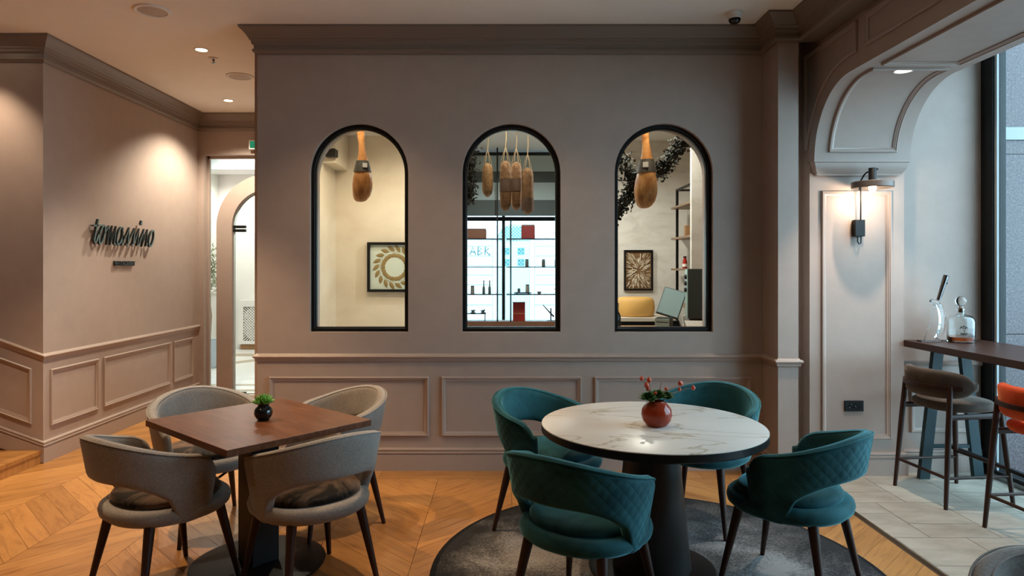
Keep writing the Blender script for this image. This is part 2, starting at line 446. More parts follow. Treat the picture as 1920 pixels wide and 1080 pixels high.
# stone tiles: bands of .57 with columns of .41
TB = 2.218
box('tile_bed', (TB, 3.63), (-3, 5.3), (-.014, -.010), M_grout, floor)
far = []
for bi in range(-12, 3):
    yb = 3.82+.57*bi; off = 2.433-.41 if bi % 2 == 0 else 2.637-.41
    for ci in range(-1, 4):
        xa, xb = off+.41*ci, off+.41*(ci+1)
        cuts = [0, .21, .57] if (ci+bi) % 2 else [0, .38, .57]
        for c0, c1 in zip(cuts, cuts[1:]):
            g = .002; p = [(xa+g, yb+c0+g), (xb-g, yb+c0+g), (xb-g, yb+c1-g), (xa+g, yb+c1-g)]
            p = clip(p, (-1, 0), -TB-.003); p = clip(p, (1, 0), 3.62) if len(p) > 2 else p
            p = clip(p, (0, 1), 5.2) if len(p) > 2 else p
            if len(p) < 3: continue
            if max(q[1] for q in p) > 2.9: add_piece(p, M_tile, 'tile', floor, -.010, 0)
            elif max(q[1] for q in p) > -2.9: far.append(p)
V, F = [], []
for p in far:
    n = len(V); V += [(a, b, 0) for a, b in p]; F.append(tuple(range(n, n+len(p))))
o = mk('tile_field', V, F, M_tile, floor); o['kind'] = 'stuff'

# ---- ceiling
tag(box('ceiling', (-6.2, 3.75), (-3, 8.05), (CZ, CZ+.1), M_ceil), 'smooth warm white plaster ceiling of the dining room', 'ceiling', kind='structure')

# ---- window wall with three arched openings
def arch_wall(name, x0, x1, y0, y1, z0, z1, holes, mat, nseg=20):
    bm = bmesh.new(); V = {}
    def v(x, y, z):
        kk = (round(x, 5), round(y, 5), round(z, 5))
        if kk not in V: V[kk] = bm.verts.new((x, y, z))
        return V[kk]
    def q(*p):
        try: bm.faces.new([v(*a) for a in p])
        except ValueError: pass
    xs = [x0]
    for (cx, hw, zb, zs) in holes: xs += [cx-hw, cx+hw]
    xs.append(x1)
    for y in (y0, y1):
        for i in range(0, len(xs), 2): q((xs[i], y, z0), (xs[i+1], y, z0), (xs[i+1], y, z1), (xs[i], y, z1))
        for (cx, hw, zb, zs) in holes:
            if zb > z0: q((cx-hw, y, z0), (cx+hw, y, z0), (cx+hw, y, zb), (cx-hw, y, zb))
            for s in range(nseg):
                a, b = PI-PI*s/nseg, PI-PI*(s+1)/nseg
                pa = (cx+hw*math.cos(a), zs+hw*math.sin(a)); pb = (cx+hw*math.cos(b), zs+hw*math.sin(b))
                q((pa[0], y, pa[1]), (pb[0], y, pb[1]), (pb[0], y, z1), (pa[0], y, z1))
    for (cx, hw, zb, zs) in holes:
        ring = [(cx-hw, zb), (cx+hw, zb)]+[(cx+hw*math.cos(PI*s/nseg), zs+hw*math.sin(PI*s/nseg)) for s in range(nseg+1)]
        for i in range(len(ring)):
            a, b = ring[i], ring[(i+1) % len(ring)]
            q((a[0], y0, a[1]), (b[0], y0, b[1]), (b[0], y1, b[1]), (a[0], y1, a[1]))
    q((x0, y0, z0), (x0, y1, z0), (x0, y1, z1), (x0, y0, z1)); q((x1, y0, z0), (x1, y1, z0), (x1, y1, z1), (x1, y0, z1))
    q((x0, y0, z1), (x1, y0, z1), (x1, y1, z1), (x0, y1, z1)); q((x0, y0, z0), (x1, y0, z0), (x1, y1, z0), (x0, y1, z0))
    bmesh.ops.recalc_face_normals(bm, faces=bm.faces)
    me = bpy.data.meshes.new(name); bm.to_mesh(me); bm.free(); me.materials.append(mat)
    return auto_smooth(link(name, me), .4)
WC = (-1.113, .048, 1.210); HW = .375; ZB, ZS = 1.052, 2.266
wall_back = arch_wall('wall_back', -1.889, 2.3, WY, WY+.28, 0, CZ, [(c, HW, ZB, ZS) for c in WC], M_wall)
tag(wall_back, 'taupe panelled wall with three arched black framed windows', 'wall', kind='structure')
my = lambda u, v, h: (u, WY-h, v)             # wall facing the camera
PZ0, PZ1 = .262, .712
for a, b in ((-1.795, -.581), (-.483, .581), (.682, 1.872)):
    sweep('panel_moulding', rect(a, b, PZ0, PZ1), PANEL, my, M_trim, wall_back)
def arch_path(cx, hw, zb, zs, n=28):
    return [(cx-hw, zb), (cx+hw, zb)]+[(cx+hw*math.cos(PI*s/n), zs+hw*math.sin(PI*s/n)) for s in range(n+1)]
wl = ('arched black framed window at left showing a cream wall and a ham', 'arched black framed window in the middle showing hanging salamis and the street', 'arched black framed window at right showing the till and a ham')
for i, c in enumerate(WC):
    t = thing('window_%d' % (i+1), wl[i], 'window', (c, WY+.07, ZB), kind='structure')
    sweep('window_frame', arch_path(0, HW-.001, 0, ZS-ZB), [(0, -.03), (0, .030), (.024, .030), (.027, .026), (.027, .010), (.034, .010), (.034, -.03)],
          lambda u, v, h: (u, -h, v), M_black, t)
    pts = arch_path(0, HW-.031, .030, ZS-ZB); prism('window_pane', pts, -.004, .004, M_pane, 'y', t)

# ---- left wall, stair wall, back-left wall and the enclosure out of view
wall_left = box('wall_left', (LX-.15, LX), (5.28, 8.10), (0, CZ), M_wall)
tag(wall_left, 'taupe side wall with wainscot panels and the restaurant name sign', 'wall', kind='structure')
ml = lambda u, v, h: (LX+h, u, v)
for a, b in ((5.355, 5.985), (6.065, 7.27), (7.345, 7.80)):
    sweep('panel_moulding', rect(a, b, .275, .727), PANEL, ml, M_trim, wall_left)
wall_stair = box('wall_stair', (-6.2, LX-.15), (5.28, 5.43), (0, CZ), M_wall)
tag(wall_stair, 'taupe wall rising beside the wooden steps with a sloping chair rail', 'wall', kind='structure')
SL = .36
ms = lambda u, v, h: (u, 5.28-h, v)
def sl(x): return (LX-x)*SL
sweep('panel_moulding', [(-5.2, .275+sl(-5.2)), (-3.735, .275+sl(-3.735)), (-3.735, .715+sl(-3.735)), (-5.2, .715+sl(-5.2))], PANEL, ms, M_trim, wall_stair)
BWY = 7.95
DX0 = -3.585
wall_end = boxes('wall_end', [(LX-.1, DX0, BWY, BWY+.12, 0, CZ), (DX0, -2.02, BWY, BWY+.12, 2.88, CZ), (-2.3, -1.95, BWY, BWY+.12, 0, CZ)], M_wall)
tag(wall_end, 'taupe end wall of the passage around a tall glazed opening', 'wall', kind='structure')
tag(box('wall_passage', (-2.012, -1.95), (WY+.28, BWY+.8), (0, CZ), M_wall), 'taupe partition running back behind the arched windows', 'wall', kind='structure')
tag(box('wall_front', (-6.2, 3.8), (-3.15, -3), (0, CZ), M_wall), 'taupe wall behind the diners', 'wall', kind='structure')
tag(box('wall_far_left', (-6.35, -6.2), (-3, 5.43), (0, CZ), M_wall), 'taupe wall at the top of the steps', 'wall', kind='structure')
tag(box('wall_bay', (BX1-.05, 3.70), (5.05, 5.2), (0, CZ), M_wall), 'taupe wall of the window bay behind the high table', 'wall', kind='structure')
wb = bpy.data.objects['wall_bay']; mb = lambda u, v, h: (u, 5.05-h, v)
sweep('panel_moulding', rect(3.06, 3.52, .30, .70), PANEL, mb, M_trim, wb)
sweep('bay_chair_rail', [(BX1, 0), (3.60, 0)], [(0, .80), (-.012, .80), (-.022, .815), (-.012, .835), (-.006, .84), (0, .84)], lambda u, v, h: (u, 5.05+v, h), M_trim, wb, closed=False)

# ---- pillar beside the window wall
pillar = boxes('pillar', [(1.965, 2.112, 4.81, WY+.02, 0, CZ)], M_wall)
tag(pillar, 'narrow taupe pillar between the window wall and the arch', 'pillar', kind='structure')

# ---- arch beam with pilaster
poly = [(5.09, CZ), (-3.0, CZ), (-3.0, 2.831), (4.393, 2.831)]
poly += [(4.393+.5*math.cos(a), 2.331+.5*math.sin(a)) for a in [PI/2*(1-i/18) for i in range(1, 19)]] + [(5.09, 2.331)]
beam = prism('arch_beam', poly, BX0, BX1, M_wall, 'x'); auto_smooth(beam, .3)
tag(beam, 'long taupe ceiling beam curving down as an arch onto the pilaster', 'beam', kind='structure')
pil = box('pilaster', (BX0, BX1), (4.97, 5.20), (0, 2.332), M_wall)
tag(pil, 'taupe panelled pilaster carrying the arch and the wall lamp', 'pilaster', kind='structure')
mp_ = lambda u, v, h: (u, 4.97-h, v)
sweep('panel_moulding', rect(2.352, 2.868, .27, 2.112), PANEL, mp_, M_trim, pil)
# corbel (cove under the arch foot)
cor = []
prof = [(4.893, 2.331, 0), (4.893, 2.318, 0), (4.900, 2.312, .008), (4.902, 2.290, .0125), (4.912, 2.262, .02), (4.930, 2.240, .035), (4.934, 2.232, .035), (4.934, 2.224, .04)]
V, F = [], []
for (y, z, i) in prof: V += [(BX0+i, 5.0, z), (BX0+i, y, z), (BX1-i, y, z), (BX1-i, 5.0, z)]
for j in range(len(prof)-1):
    for q in range(4): F.append((j*4+q, j*4+(q+1) % 4, j*4+4+(q+1) % 4, j*4+4+q))
F += [(0, 1, 2, 3), tuple(range(len(V)-4, len(V)))]
auto_smooth(mk('corbel', V, F, M_trim, beam), .5)
# soffit panel mouldings along the curve
RA = .5
def soff(u, s, h):
    """s = 0 at the foot, runs up the curve then along the flat soffit"""
    L = RA*PI/2
    if s < L: a = s/RA; return (u, 4.393+(RA-h)*math.cos(a), 2.331+(RA-h)*math.sin(a))
    return (u, 4.393-(s-L), 2.831-h)
def dense_rect(u0, u1, v0, v1, n):
    return [(u0, v0)]+[(u1, v0+(v1-v0)*i/n) for i in range(n+1)]+[(u0, v1-(v1-v0)*i/n) for i in range(n)]
for a, b in ((.055, .885), (.975, 6.9)):
    p = dense_rect(2.365, 2.862, a, b, 22 if a < .5 else 4); p = p[::1]
    sweep('panel_moulding', p, PANEL, soff, M_trim, beam)
mbm = lambda u, v, h: (BX0-h, u, v)
arc = [(4.393+.6*math.cos(a), 2.331+.6*math.sin(a)) for a in [PI/2+(math.asin(.15)-PI/2)*i/14 for i in range(15)]]
sp = [(5.03, 2.42), (5.03, 3.135), (4.29, 3.135), (4.29, 2.931)]+arc
sweep('panel_moulding', sp, PANEL, mbm, M_trim, beam)
for a, b in ((2.3, 4.19), (.3, 2.2)):
    sweep('panel_moulding', rect(a, b, 2.931, 3.135), PANEL, mbm, M_trim, beam)

# ---- cornices, chair rails, baseboards
CORN = [(0, -.195), (.012, -.195), (.016, -.185), (.028, -.176), (.028, -.160), (.018, -.155), (.018, -.130), (.030, -.122), (.034, -.112), (.034, -.100), (.046, -.092),
        (.046, -.084), (.052, -.078), (.064, -.058), (.084, -.036), (.100, -.022), (.106, -.014), (.106, 0), (0, 0)]
mc = lambda u, v, h: (u, v, CZ+h-.001)
# travel so that the room lies to the left of the path
c1 = [(-1.889, 6.2), (-1.889, WY), (1.965, WY), (1.965, 4.81), (2.13, 4.81), (2.13, -2.99)]
def flip(p): return [(-a, h) for a, h in p]
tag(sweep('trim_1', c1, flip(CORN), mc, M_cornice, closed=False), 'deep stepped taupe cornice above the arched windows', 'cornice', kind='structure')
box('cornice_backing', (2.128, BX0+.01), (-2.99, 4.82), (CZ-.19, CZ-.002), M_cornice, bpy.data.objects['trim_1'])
c2 = [(-6.19, 5.28), (LX, 5.28), (LX, BWY), (-1.95, BWY)]
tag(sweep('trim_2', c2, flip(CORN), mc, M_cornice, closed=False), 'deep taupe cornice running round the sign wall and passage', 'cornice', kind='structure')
RAIL = [(0, .832), (.010, .832), (.014, .840), (.014, .850), (.024, .858), (.028, .868), (.022, .878), (.010, .882), (.006, .888), (0, .888)]
BASE = [(0, 0), (.020, 0), (.020, .118), (.014, .124), (.014, .130), (.024, .134), (.024, .142), (.016, .146), (.016, .152), (.022, .157), (.020, .166), (.008, .172), (0, .172)]
mz = lambda u, v, h: (u, v, h)
r1 = [(-1.889, 6.2), (-1.889, WY), (1.965, WY), (1.965, 4.81), (2.112, 4.81), (2.112, WY)]
tag(sweep('trim_3', r1, flip(RAIL), mz, M_trim, closed=False), 'taupe chair rail under the arched windows', 'chair rail', kind='structure')
tag(sweep('baseboard_back', r1, flip(BASE), mz, M_trim, closed=False), 'tall moulded taupe baseboard under the arched windows', 'baseboard', kind='structure')
r2 = [(LX, 5.28), (LX, BWY)]
rail2 = [(a, h-.025) for a, h in RAIL]
def seg_path(name, pts3, prof, mat, label, cat):
    """pts3: list of (x, y, base z); profile pushed to the room side with mitres in plan"""
    P2 = [(p[0], p[1]) for p in pts3]; zs = [p[2] for p in pts3]
    V, F = sweep_vf(P2, flip(prof), lambda u, v, h: (u, v, h), closed=False); k = len(prof)
    V = [(v[0], v[1], v[2]+zs[i//k]) for i, v in enumerate(V)]
    return tag(auto_smooth(mk(name, V, F, mat), .5), label, cat, kind='structure')
seg_path('trim_4', [(-6.19, 5.28, sl(-6.19)), (LX, 5.28, 0), (LX, BWY, 0)], rail2, M_trim, 'taupe chair rail under the name sign, climbing beside the steps', 'chair rail')
seg_path('baseboard_left', [(-6.19, 5.28, sl(-6.19)), (LX, 5.28, 0), (LX, BWY, 0)], BASE, M_trim, 'moulded taupe baseboard under the name sign and beside the steps', 'baseboard')
r3 = [(BX0, 5.09), (BX0, 4.97), (BX1, 4.97), (BX1, 5.05), (3.60, 5.05)]
tag(sweep('baseboard_right', r3, flip(BASE), mz, M_trim, closed=False), 'moulded taupe baseboard round the pilaster and window bay', 'baseboard', kind='structure')

# ---- wooden steps at the far left
st = thing('wooden_step', 'low oak step climbing along the panelled stair wall', 'step', (LX, 4.0, 0))
for i in range(3):
    x1 = -.0-.36*i; h = .105*(i+1)
    tr = box('tread', (x1-.39 if i < 2 else -2.4, x1), (-2.6, 1.275), (h-.03, h), M_plank_x, st)
    box('riser', (x1-.36, x1-.008), (-2.6, 1.275), (h-.105 if i else 0.0, h-.03), M_plank_x, st)

# ---- street window on the right
GX = 3.645
win = thing('window_4', 'tall black framed street window beside the high table', 'window', (GX, 0, 0), kind='structure')
boxes('window_frame', [(-.05, .05, 4.93, 5.05, 0, CZ), (-.05, .05, 1.5, 4.93, 0, .055), (-.05, .05, 1.5, 4.93, 3.2, CZ), (-.05, .05, 1.45, 1.53, 0, CZ)], M_black, win)
for y in (3.30,): box('mullion', (-.05, .05), (y-.03, y+.03), (.055, 3.2), M_black, win)
boxes('window_bead', [(-.035, -.02, 4.905, 4.93, .055, 3.2), (-.062, -.05, 1.53, 4.93, 0, .03)], plain('grey_gasket', (.35, .38, .38), .4), win)
for a, b in ((3.33, 4.93), (1.53, 3.27)): box('window_pane', (-.006, .006), (a, b), (.055, 3.2), M_pane, win)
tag(box('wall_right', (GX-.05, GX+.15), (-3, 1.45), (0, CZ), M_wall), 'taupe wall beside the street window', 'wall', kind='structure')
# outside the street window
pier = thing('exterior_pier', 'speckled granite pier outside the street window', 'pier', (3.80, 5.12, 0), kind='structure')
for z0, z1 in ((-.1, 1.03), (1.036, 2.41), (2.62, 4.2)): box('granite_slab', (-.08, 1.3), (0, .5), (z0, z1), M_granite, pier)
box('stone_band', (-.08, 1.3), (-.02, .5), (2.52, 2.615), plain('pale_stone_band', (.30, .32, .32), .7), pier)
box('granite_slab', (-.08, 1.3), (0, .5), (2.414, 2.518), M_granite, pier)
tag(box('exterior_pavement', (3.70, 14), (-8, 24), (-.2, -.06), M_asphalt), 'pale pavement outside the street window', 'pavement', kind='structure')

# ================================================================== LIGHT FITTINGS
def downlight(loc, label, power, angle=70, blend=.6, group='ceiling downlights', aim=None, col=WARM, r=.045, glow=None, size=.03):
    t = thing('ceiling_downlight', label, 'downlight', loc, group=group)
    lathe('trim_ring', [(r, 0), (r+.013, 0), (r+.013, -.004), (r+.004, -.006), (r, -.003)], M_white, t, 28, closed=True)
    lathe('lens', [(0, -.0012), (r, -.0012), (r, -.0004), (0, -.0004)], glow or M_bulb, t, 24)
    d = bpy.data.lights.new('downlight_beam', 'SPOT'); d.energy = power; d.color = col; d.spot_size = math.radians(angle); d.spot_blend = blend; d.shadow_soft_size = size
    o = bpy.data.objects.new('downlight_beam', d); COL.objects.link(o); o.parent = t; o.location = (0, 0, -.02)
    if aim is not None:
        o.rotation_euler = (Vector(aim)-Vector(loc)).to_track_quat('-Z', 'Y').to_euler()
    return t
C0 = CZ-.0005
downlight((-2.53, 5.57, C0), 'small round lit ceiling downlight nearer the cornice corner, beside the sprinkler', 270, 88, .7, col=(1, .92, .74))
downlight((-3.01, 7.27, C0), 'small round lit ceiling downlight at the far end of the passage', 290, 125, .6, col=(1, .92, .74))
downlight((-4.05, 4.95, C0), 'round lit ceiling downlight over the wooden steps', 110, 85, .7, col=(1, .80, .58))
downlight((-1.10, 4.25, C0), 'round lit ceiling downlight between the wooden table and the left arched window', 65, 100, .7)
downlight((-2.55, 3.85, C0), 'round lit ceiling downlight left of the square wooden table', 290, 90, .5)
downlight((.30, 4.15, C0), 'round lit ceiling downlight between the marble table and the middle arched window', 45, 100, .7)
downlight((-.52, 3.75, C0), 'unseen ceiling downlight added to brighten the floor between the two dining tables', 170, 42, .4)  # unseen lamp added to brighten the floor between the tables
downlight((1.25, 3.30, C0), 'round lit ceiling downlight above the round marble table', 12, 80, .6)
downlight((-.4, 1.9, C0), 'round lit ceiling downlight in the middle of the room', 30, 115, .9)
downlight((-2.6, 1.2, C0), 'round lit ceiling downlight near the front of the room', 45, 120, .9)
downlight((2.60, 4.36, 2.8305), 'round lit downlight set in the arch soffit', 150, 75, .5, col=(1, .85, .7), glow=M_bulbcool, r=.05, size=.02)

def speaker(loc, label):
    t = thing('ceiling_speaker', label, 'speaker', loc, group='round ceiling speakers')
    lathe('rim', [(.098, 0), (.125, 0), (.125, -.006), (.118, -.011), (.098, -.009)], M_white, t, 40, closed=True)
    lathe('grille', [(0, -.006), (.09, -.007), (.099, -.004), (.099, -.001), (0, -.001)], plain('speaker_grille', (.55, .48, .42), .7, bump=.3, bscale=500), t, 40)
speaker((-2.49, 4.72, C0), 'round white ceiling speaker nearest the top of the photo')
speaker((-2.52, 6.35, C0), 'round white ceiling speaker over the passage, beside the cornice corner')
t = thing('sprinkler', 'small ceiling sprinkler head between the two downlights', 'sprinkler', (-2.53, 5.80, C0))
lathe('escutcheon', [(0, 0), (.042, 0), (.040, -.005), (.012, -.010), (0, -.010)], M_white, t, 24)
lathe('nozzle', [(0, -.010), (.010, -.010), (.010, -.022), (.005, -.026), (.005, -.040), (.020, -.042), (.020, -.045), (0, -.046)], M_shiny, t, 16)
t = thing('security_camera', 'white dome security camera with black lens under the ceiling', 'camera', (1.635, 4.76, C0))
lathe('housing', [(0, 0), (.058, 0), (.058, -.006), (.054, -.010), (.050, -.040), (.046, -.046), (0, -.046)], M_white, t, 32)
lathe('lens_dome', [(.042, -.044), (.041, -.056), (.034, -.070), (.020, -.079), (0, -.082)], M_blackgloss, t, 28)
t = thing('exit_sign', 'small green exit sign on the edge of the passage wall', 'sign', (-2.935, BWY-.04, 2.99))
box('casing', (-.09, .10), (-.025, .038), (-.055, .055), M_white, t, .004)
box('sign_face', (-.075, .085), (-.028, -.0255), (-.04, .04), M_exit, t)

# ---- wall lamp on the pilaster
lx, ly = 2.628, 4.78
t = thing('wall_lamp', 'dark swing arm wall lamp with flat disc shade, lit, on the pilaster', 'lamp', (2.618, 4.97, 1.835))
bx = box('wall_box', (-.038, .038), (-.045, 0), (-.062, .062), M_black, t, .004)
tube('cable', [(-.012, -.03, -.06), (-.014, -.035, -.10), (-.004, -.036, -.118), (.010, -.034, -.112), (.014, -.03, -.06)], .0045, M_black, t, 8)
dz = .30
tube('arm', [(0, -.05, .06), (-.004, -.06, .2), (-.012, -.075, dz-.03), (-.014, -.078, dz+.045), (0, -.10, dz+.085), (.006, -.13, dz+.10), (.040, -.21, dz+.112)], .0055, M_black, t, 10)
head = thing('head', '', '', (lx-2.618, ly-4.97, dz)); head.parent = t
for kk in ('label', 'category'): del head[kk]
lathe('shade', [(0, .022), (.135, .022), (.138, .019), (.138, -.020), (.134, -.024), (.130, -.020), (.130, .0125), (0, .012)], plain('bronze_shade', (.075, .062, .055), .4, metal=.4), head, 48)
lathe('stem', [(0, .022), (.026, .022), (.026, .118), (.024, .121), (0, .121)], M_blackwood, head, 24)
lathe('bulb', [(0, -.052), (.014, -.048), (.024, -.034), (.026, -.016), (.018, .0125), (0, .012)], M_bulb, head, 20)
d = bpy.data.lights.new('bulb_light', 'POINT'); d.energy = 9; d.color = (1, .83, .64); d.shadow_soft_size = .03
o = bpy.data.objects.new('bulb_light', d); COL.objects.link(o); o.parent = head; o.location = (0, 0, -.095)

# ---- socket
t = thing('wall_socket', 'black double wall socket low on the pilaster', 'socket', (2.592, 4.97, .515))
box('plate', (-.071, .071), (-.010, 0), (-.040, .040), M_black, t, .003)
for sx in (-.022, .022):
    o = lathe('outlet', [(0, .006), (.013, .006), (.014, .010), (.019, .0125), (.020, .009), (.020, 0)], M_blackgloss, t, 24); o.rotation_euler = (PI/2, 0, 0); o.location = (sx, -.0095, 0); o.scale = (1, 1, .3)

# ================================================================== SIGN
SIGN = plain('sign_black', (.012, .018, .020), .3)
SIGNF = plain('sign_face_teal', (.07, .12, .125), .3)
t = thing('wall_sign', 'black raised script letters reading tomassino over small restaurant lettering', 'sign', (LX, 5.86, 1.755))
# strokes in (along wall, up); slant is built in
def stroke(name, pts, wd=.020):
    V, F = tube_vf([(0, a, b) for a, b in pts], wd/2, 4); 
    P = [Vector((a, b)) for a, b in pts]; m = len(P); V, F = [], []
    for i in range(m):
        d0 = (P[i]-P[max(i-1, 0)]); d1 = (P[min(i+1, m-1)]-P[i])
        d = (d0.normalized() if d0.length else d1.normalized())+(d1.normalized() if d1.length else d0.normalized())
        d = d.normalized() if d.length > .15 else Vector((1, 0)); nn = Vector((-d.y, d.x))*wd/2
        for off in (nn, -nn):
            q = P[i]+off
            V += [(.022, q.x, q.y), (.044, q.x, q.y)]
    for i in range(m-1):
        a, b = i*4, i*4+4
        F += [(a, a+1, b+1, b), (a+1, a+3, b+3, b+1), (a+3, a+2, b+2, b+3), (a+2, a, b, b+2)]
    F += [(0, 1, 3, 2), (4*m-4, 4*m-3, 4*m-1, 4*m-2)]
    o = mk(name, V, F, [SIGN, SIGNF], t)
    for f in o.data.polygons:
        if f.center.x > .0435: f.material_index = 1
    return o
def up(x, h=.165, s=.045): return [(x, 0.0), (x+s, h)]
L = .165
def zig(x, n, step, s=.05):
    pts = []
    for i in range(n): pts += [(x+i*step+s, L), (x+i*step, .004)] if i == 0 else [(x+i*step+s*.95, L-.002), (x+i*step+.006, .004)]
    return pts
def oval(cx, rx=.034, s=.03):
    return [(cx+rx*math.cos(a)+s*math.sin(a), L/2+L/2*math.sin(a)) for a in [PI*.5+2*PI*i/20 for i in range(21)]]
stroke('letter', [(.075, .215), (.012, .03), (.022, .004), (.045, .02), (.075, .08)], .018)       # t
stroke('letter_bar', [(0, .155), (.13, .165)], .015)
stroke('letter', oval(.128), .016)                                                            # o
stroke('letter', [(.165, .10), (.235, L), (.195, 0), (.285, L), (.250, 0), (.345, L), (.310, .01), (.335, .0)], .015)   # m
stroke('letter', oval(.405, .038)[:18], .015)                                                    # a
stroke('letter', [(.455, L), (.430, 0), (.46, .02), (.50, .09)], .015)
stroke('letter', [(.490, .06), (.560, L), (.545, .07), (.530, .0), (.505, .01)], .015)             # s
stroke('letter', [(.540, .02), (.655, L), (.640, .07), (.620, .0), (.595, .01)], .015)             # s
stroke('letter', [(.640, .02), (.735, L), (.700, .005), (.73, .01), (.765, .08)], .015)            # i
stroke('letter_dot', [(.768, .210), (.784, .248)], .024)
stroke('letter', [(.760, .06), (.825, L), (.785, 0), (.890, L), (.860, .005), (.885, .03)], .015)  # n
stroke('letter', oval(.965, .040), .015)                                                      # o
fc = bpy.data.curves.new('restaurant', 'FONT'); fc.body = 'RESTAURANT'; fc.size = .062; fc.extrude = .010; fc.offset = .0012; fc.space_character = 1.02
fo = bpy.data.objects.new('tmp', fc); COL.objects.link(fo)
dg = bpy.context.evaluated_depsgraph_get(); me = bpy.data.meshes.new_from_object(fo.evaluated_get(dg)); bpy.data.objects.remove(fo)
me.materials.clear(); me.materials.append(SIGN)
wd = max(v.co.x for v in me.vertices)
o = link('small_lettering', me, t, (.012, .36, -.195)); o.rotation_euler = (PI/2, 0, PI/2); o.scale = (.34/wd, 1, 1)

# ================================================================== CHAIRS
def smooth01(x): x = max(0, min(1, x)); return x*x*(3-2*x)
def band(name, parent, mats, thm, a, b, zt, zb, thick, lean=.10, nu=72, tilt=.45, nside=8, ncap=6):
    rings = []; uvs = []
    for i in range(nu+1):
        th = -thm+2*thm*i/nu; T, B = zt(th), zb(th); r = min(thick/2, (T-B)/2)
        loop = []
        for j in range(nside+1): loop.append((thick/2, B+r+(T-B-2*r)*j/nside))
        for j in range(1, ncap): al = PI*j/ncap; loop.append((thick/2*math.cos(al), T-r+r*math.sin(al)))
        for j in range(nside+1): loop.append((-thick/2, T-r-(T-B-2*r)*j/nside))
        for j in range(1, ncap): al = PI+PI*j/ncap; loop.append((thick/2*math.cos(al), B+r+r*math.sin(al)))
        ring = []
        for (o, z) in loop:
            k = 1+lean*(z-tilt)/.33
            ring.append(((a*k+o)*math.sin(th), -(b*k+o)*math.cos(th), z))
        rings.append(ring); uvs.append([(th*(a+b)/2, z) for (o, z) in loop])
    k = len(rings[0]); V = [p for r in rings for p in r]; F = []; UV = []; MI = []
    for i in range(nu):
        for j in range(k):
            q = (j+1) % k; F.append((i*k+j, i*k+q, (i+1)*k+q, (i+1)*k+j))
            UV.append([uvs[i][j], uvs[i][q], uvs[i+1][q], uvs[i+1][j]]); MI.append(1 if j < nside and len(mats) > 1 else 0)
    # rounded end caps
    for e, base in ((0, 0), (nu, nu*k)):
        ring = rings[e]; c = Vector((0, 0, 0))
        for p in ring: c += Vector(p)
        c /= k; th = -thm if e == 0 else thm
        tang = Vector((math.cos(th), math.sin(th), 0))*(1 if e else -1)
        prev = list(range(base, base+k))
        for s in (.5, .9):
            idx = []
            for p in ring:
                p = Vector(p); mid = Vector((c.x, c.y, p.z)) ; mid = Vector(((a*(1+lean*(p.z-tilt)/.33))*math.sin(th), -(b*(1+lean*(p.z-tilt)/.33))*math.cos(th), p.z))
                sh = math.sqrt(1-s*s); zc = c.z+(p.z-c.z)*(1-.06*s)
                q = Vector((mid.x+(p.x-mid.x)*sh, mid.y+(p.y-mid.y)*sh, zc))+tang*thick*.5*s
                V.append(tuple(q)); idx.append(len(V)-1)
            for j in range(k):
                q = (j+1) % k; F.append((prev[j], prev[q], idx[q], idx[j])); UV.append([(0, 0)]*4); MI.append(0)
            prev = idx
        F.append(tuple(prev)); UV.append([(0, 0)]*k); MI.append(0)
    me = bpy.data.meshes.new(name); me.from_pydata(V, [], F)
    ul = me.uv_layers.new(name='UVMap'); li = 0
    for f, u in zip(me.polygons, UV):
        for x in range(f.loop_total): ul.data[f.loop_start+x].uv = u[x]
    for m in mats: me.materials.append(m)
    me.polygons.foreach_set('material_index', MI); me.polygons.foreach_set('use_smooth', [True]*len(F))
    bm = bmesh.new(); bm.from_mesh(me); bmesh.ops.recalc_face_normals(bm, faces=bm.faces); bm.to_mesh(me); bm.free()
    return link(name, me, parent)
def make_chair(name, shell, shellq, cushion, pipe):
    t = thing(name, '', 'chair')
    D = math.radians; TM = D(112)
    def zt(th):
        a = abs(th); z = .792-.112*smooth01(a/TM*.95)
        s = max(0, (a-(TM-D(22)))/D(22)); return z-.085*(1-math.sqrt(max(0, 1-.97*s*s)))
    def zb(th):
        a = abs(th); return max(.372, .584-.110*(min(a, D(72))/D(72))**3-.10*smooth01((a-D(68))/D(14)))
    bk = band('backrest', t, [shell, shellq] if shellq else [shell], TM, .256, .246, zt, zb, .054, lean=.22)
    pts = []
    for i in range(61):
        th = -TM+.16+2*(TM-.16)*i/60; z = zt(th)-.010; kk = 1+.22*(z-.45)/.33
        pts.append(((.256*kk+.025)*math.sin(th), -(.246*kk+.025)*math.cos(th), z+.001))
    tube('piping', pts, .0035, pipe, bk, 6)
    pts = [(x*.89/1.0 if False else x-.046*math.sin(-TM+.16+2*(TM-.16)*i/60), y+.046*math.cos(-TM+.16+2*(TM-.16)*i/60), z) for i, (x, y, z) in enumerate(pts)]
    tube('piping', pts, .0035, pipe, bk, 6)
    E = 2.2
    lathe('seat_shell', [(0, .365), (.19, .368), (.232, .378), (.252, .398), (.257, .420), (.252, .440), (.238, .452), (.21, .452), (0, .452)], shell, t, 64, 1.095, 1.10, ex=E, cy=.035, ang=1.2)
    lathe('seat_cushion', [(0, .445), (.205, .445), (.216, .455), (.218, .472), (.208, .488), (.18, .499), (.12, .508), (.05, .512), (0, .513)], cushion, t, 64, 1.10, 1.08, ex=E, cy=.035, ang=1.2)
    for sx in (-1, 1):
        for sy in (-1, 1):
            p0 = Vector((sx*.175, .03+sy*.172, .385)); p1 = Vector((sx*.235, .03+sy*.245, 0))
            tube('leg', [p0, p0.lerp(p1, .5), p1], [.024, .018, .0115], M_darkwood, t, 12)
    return t
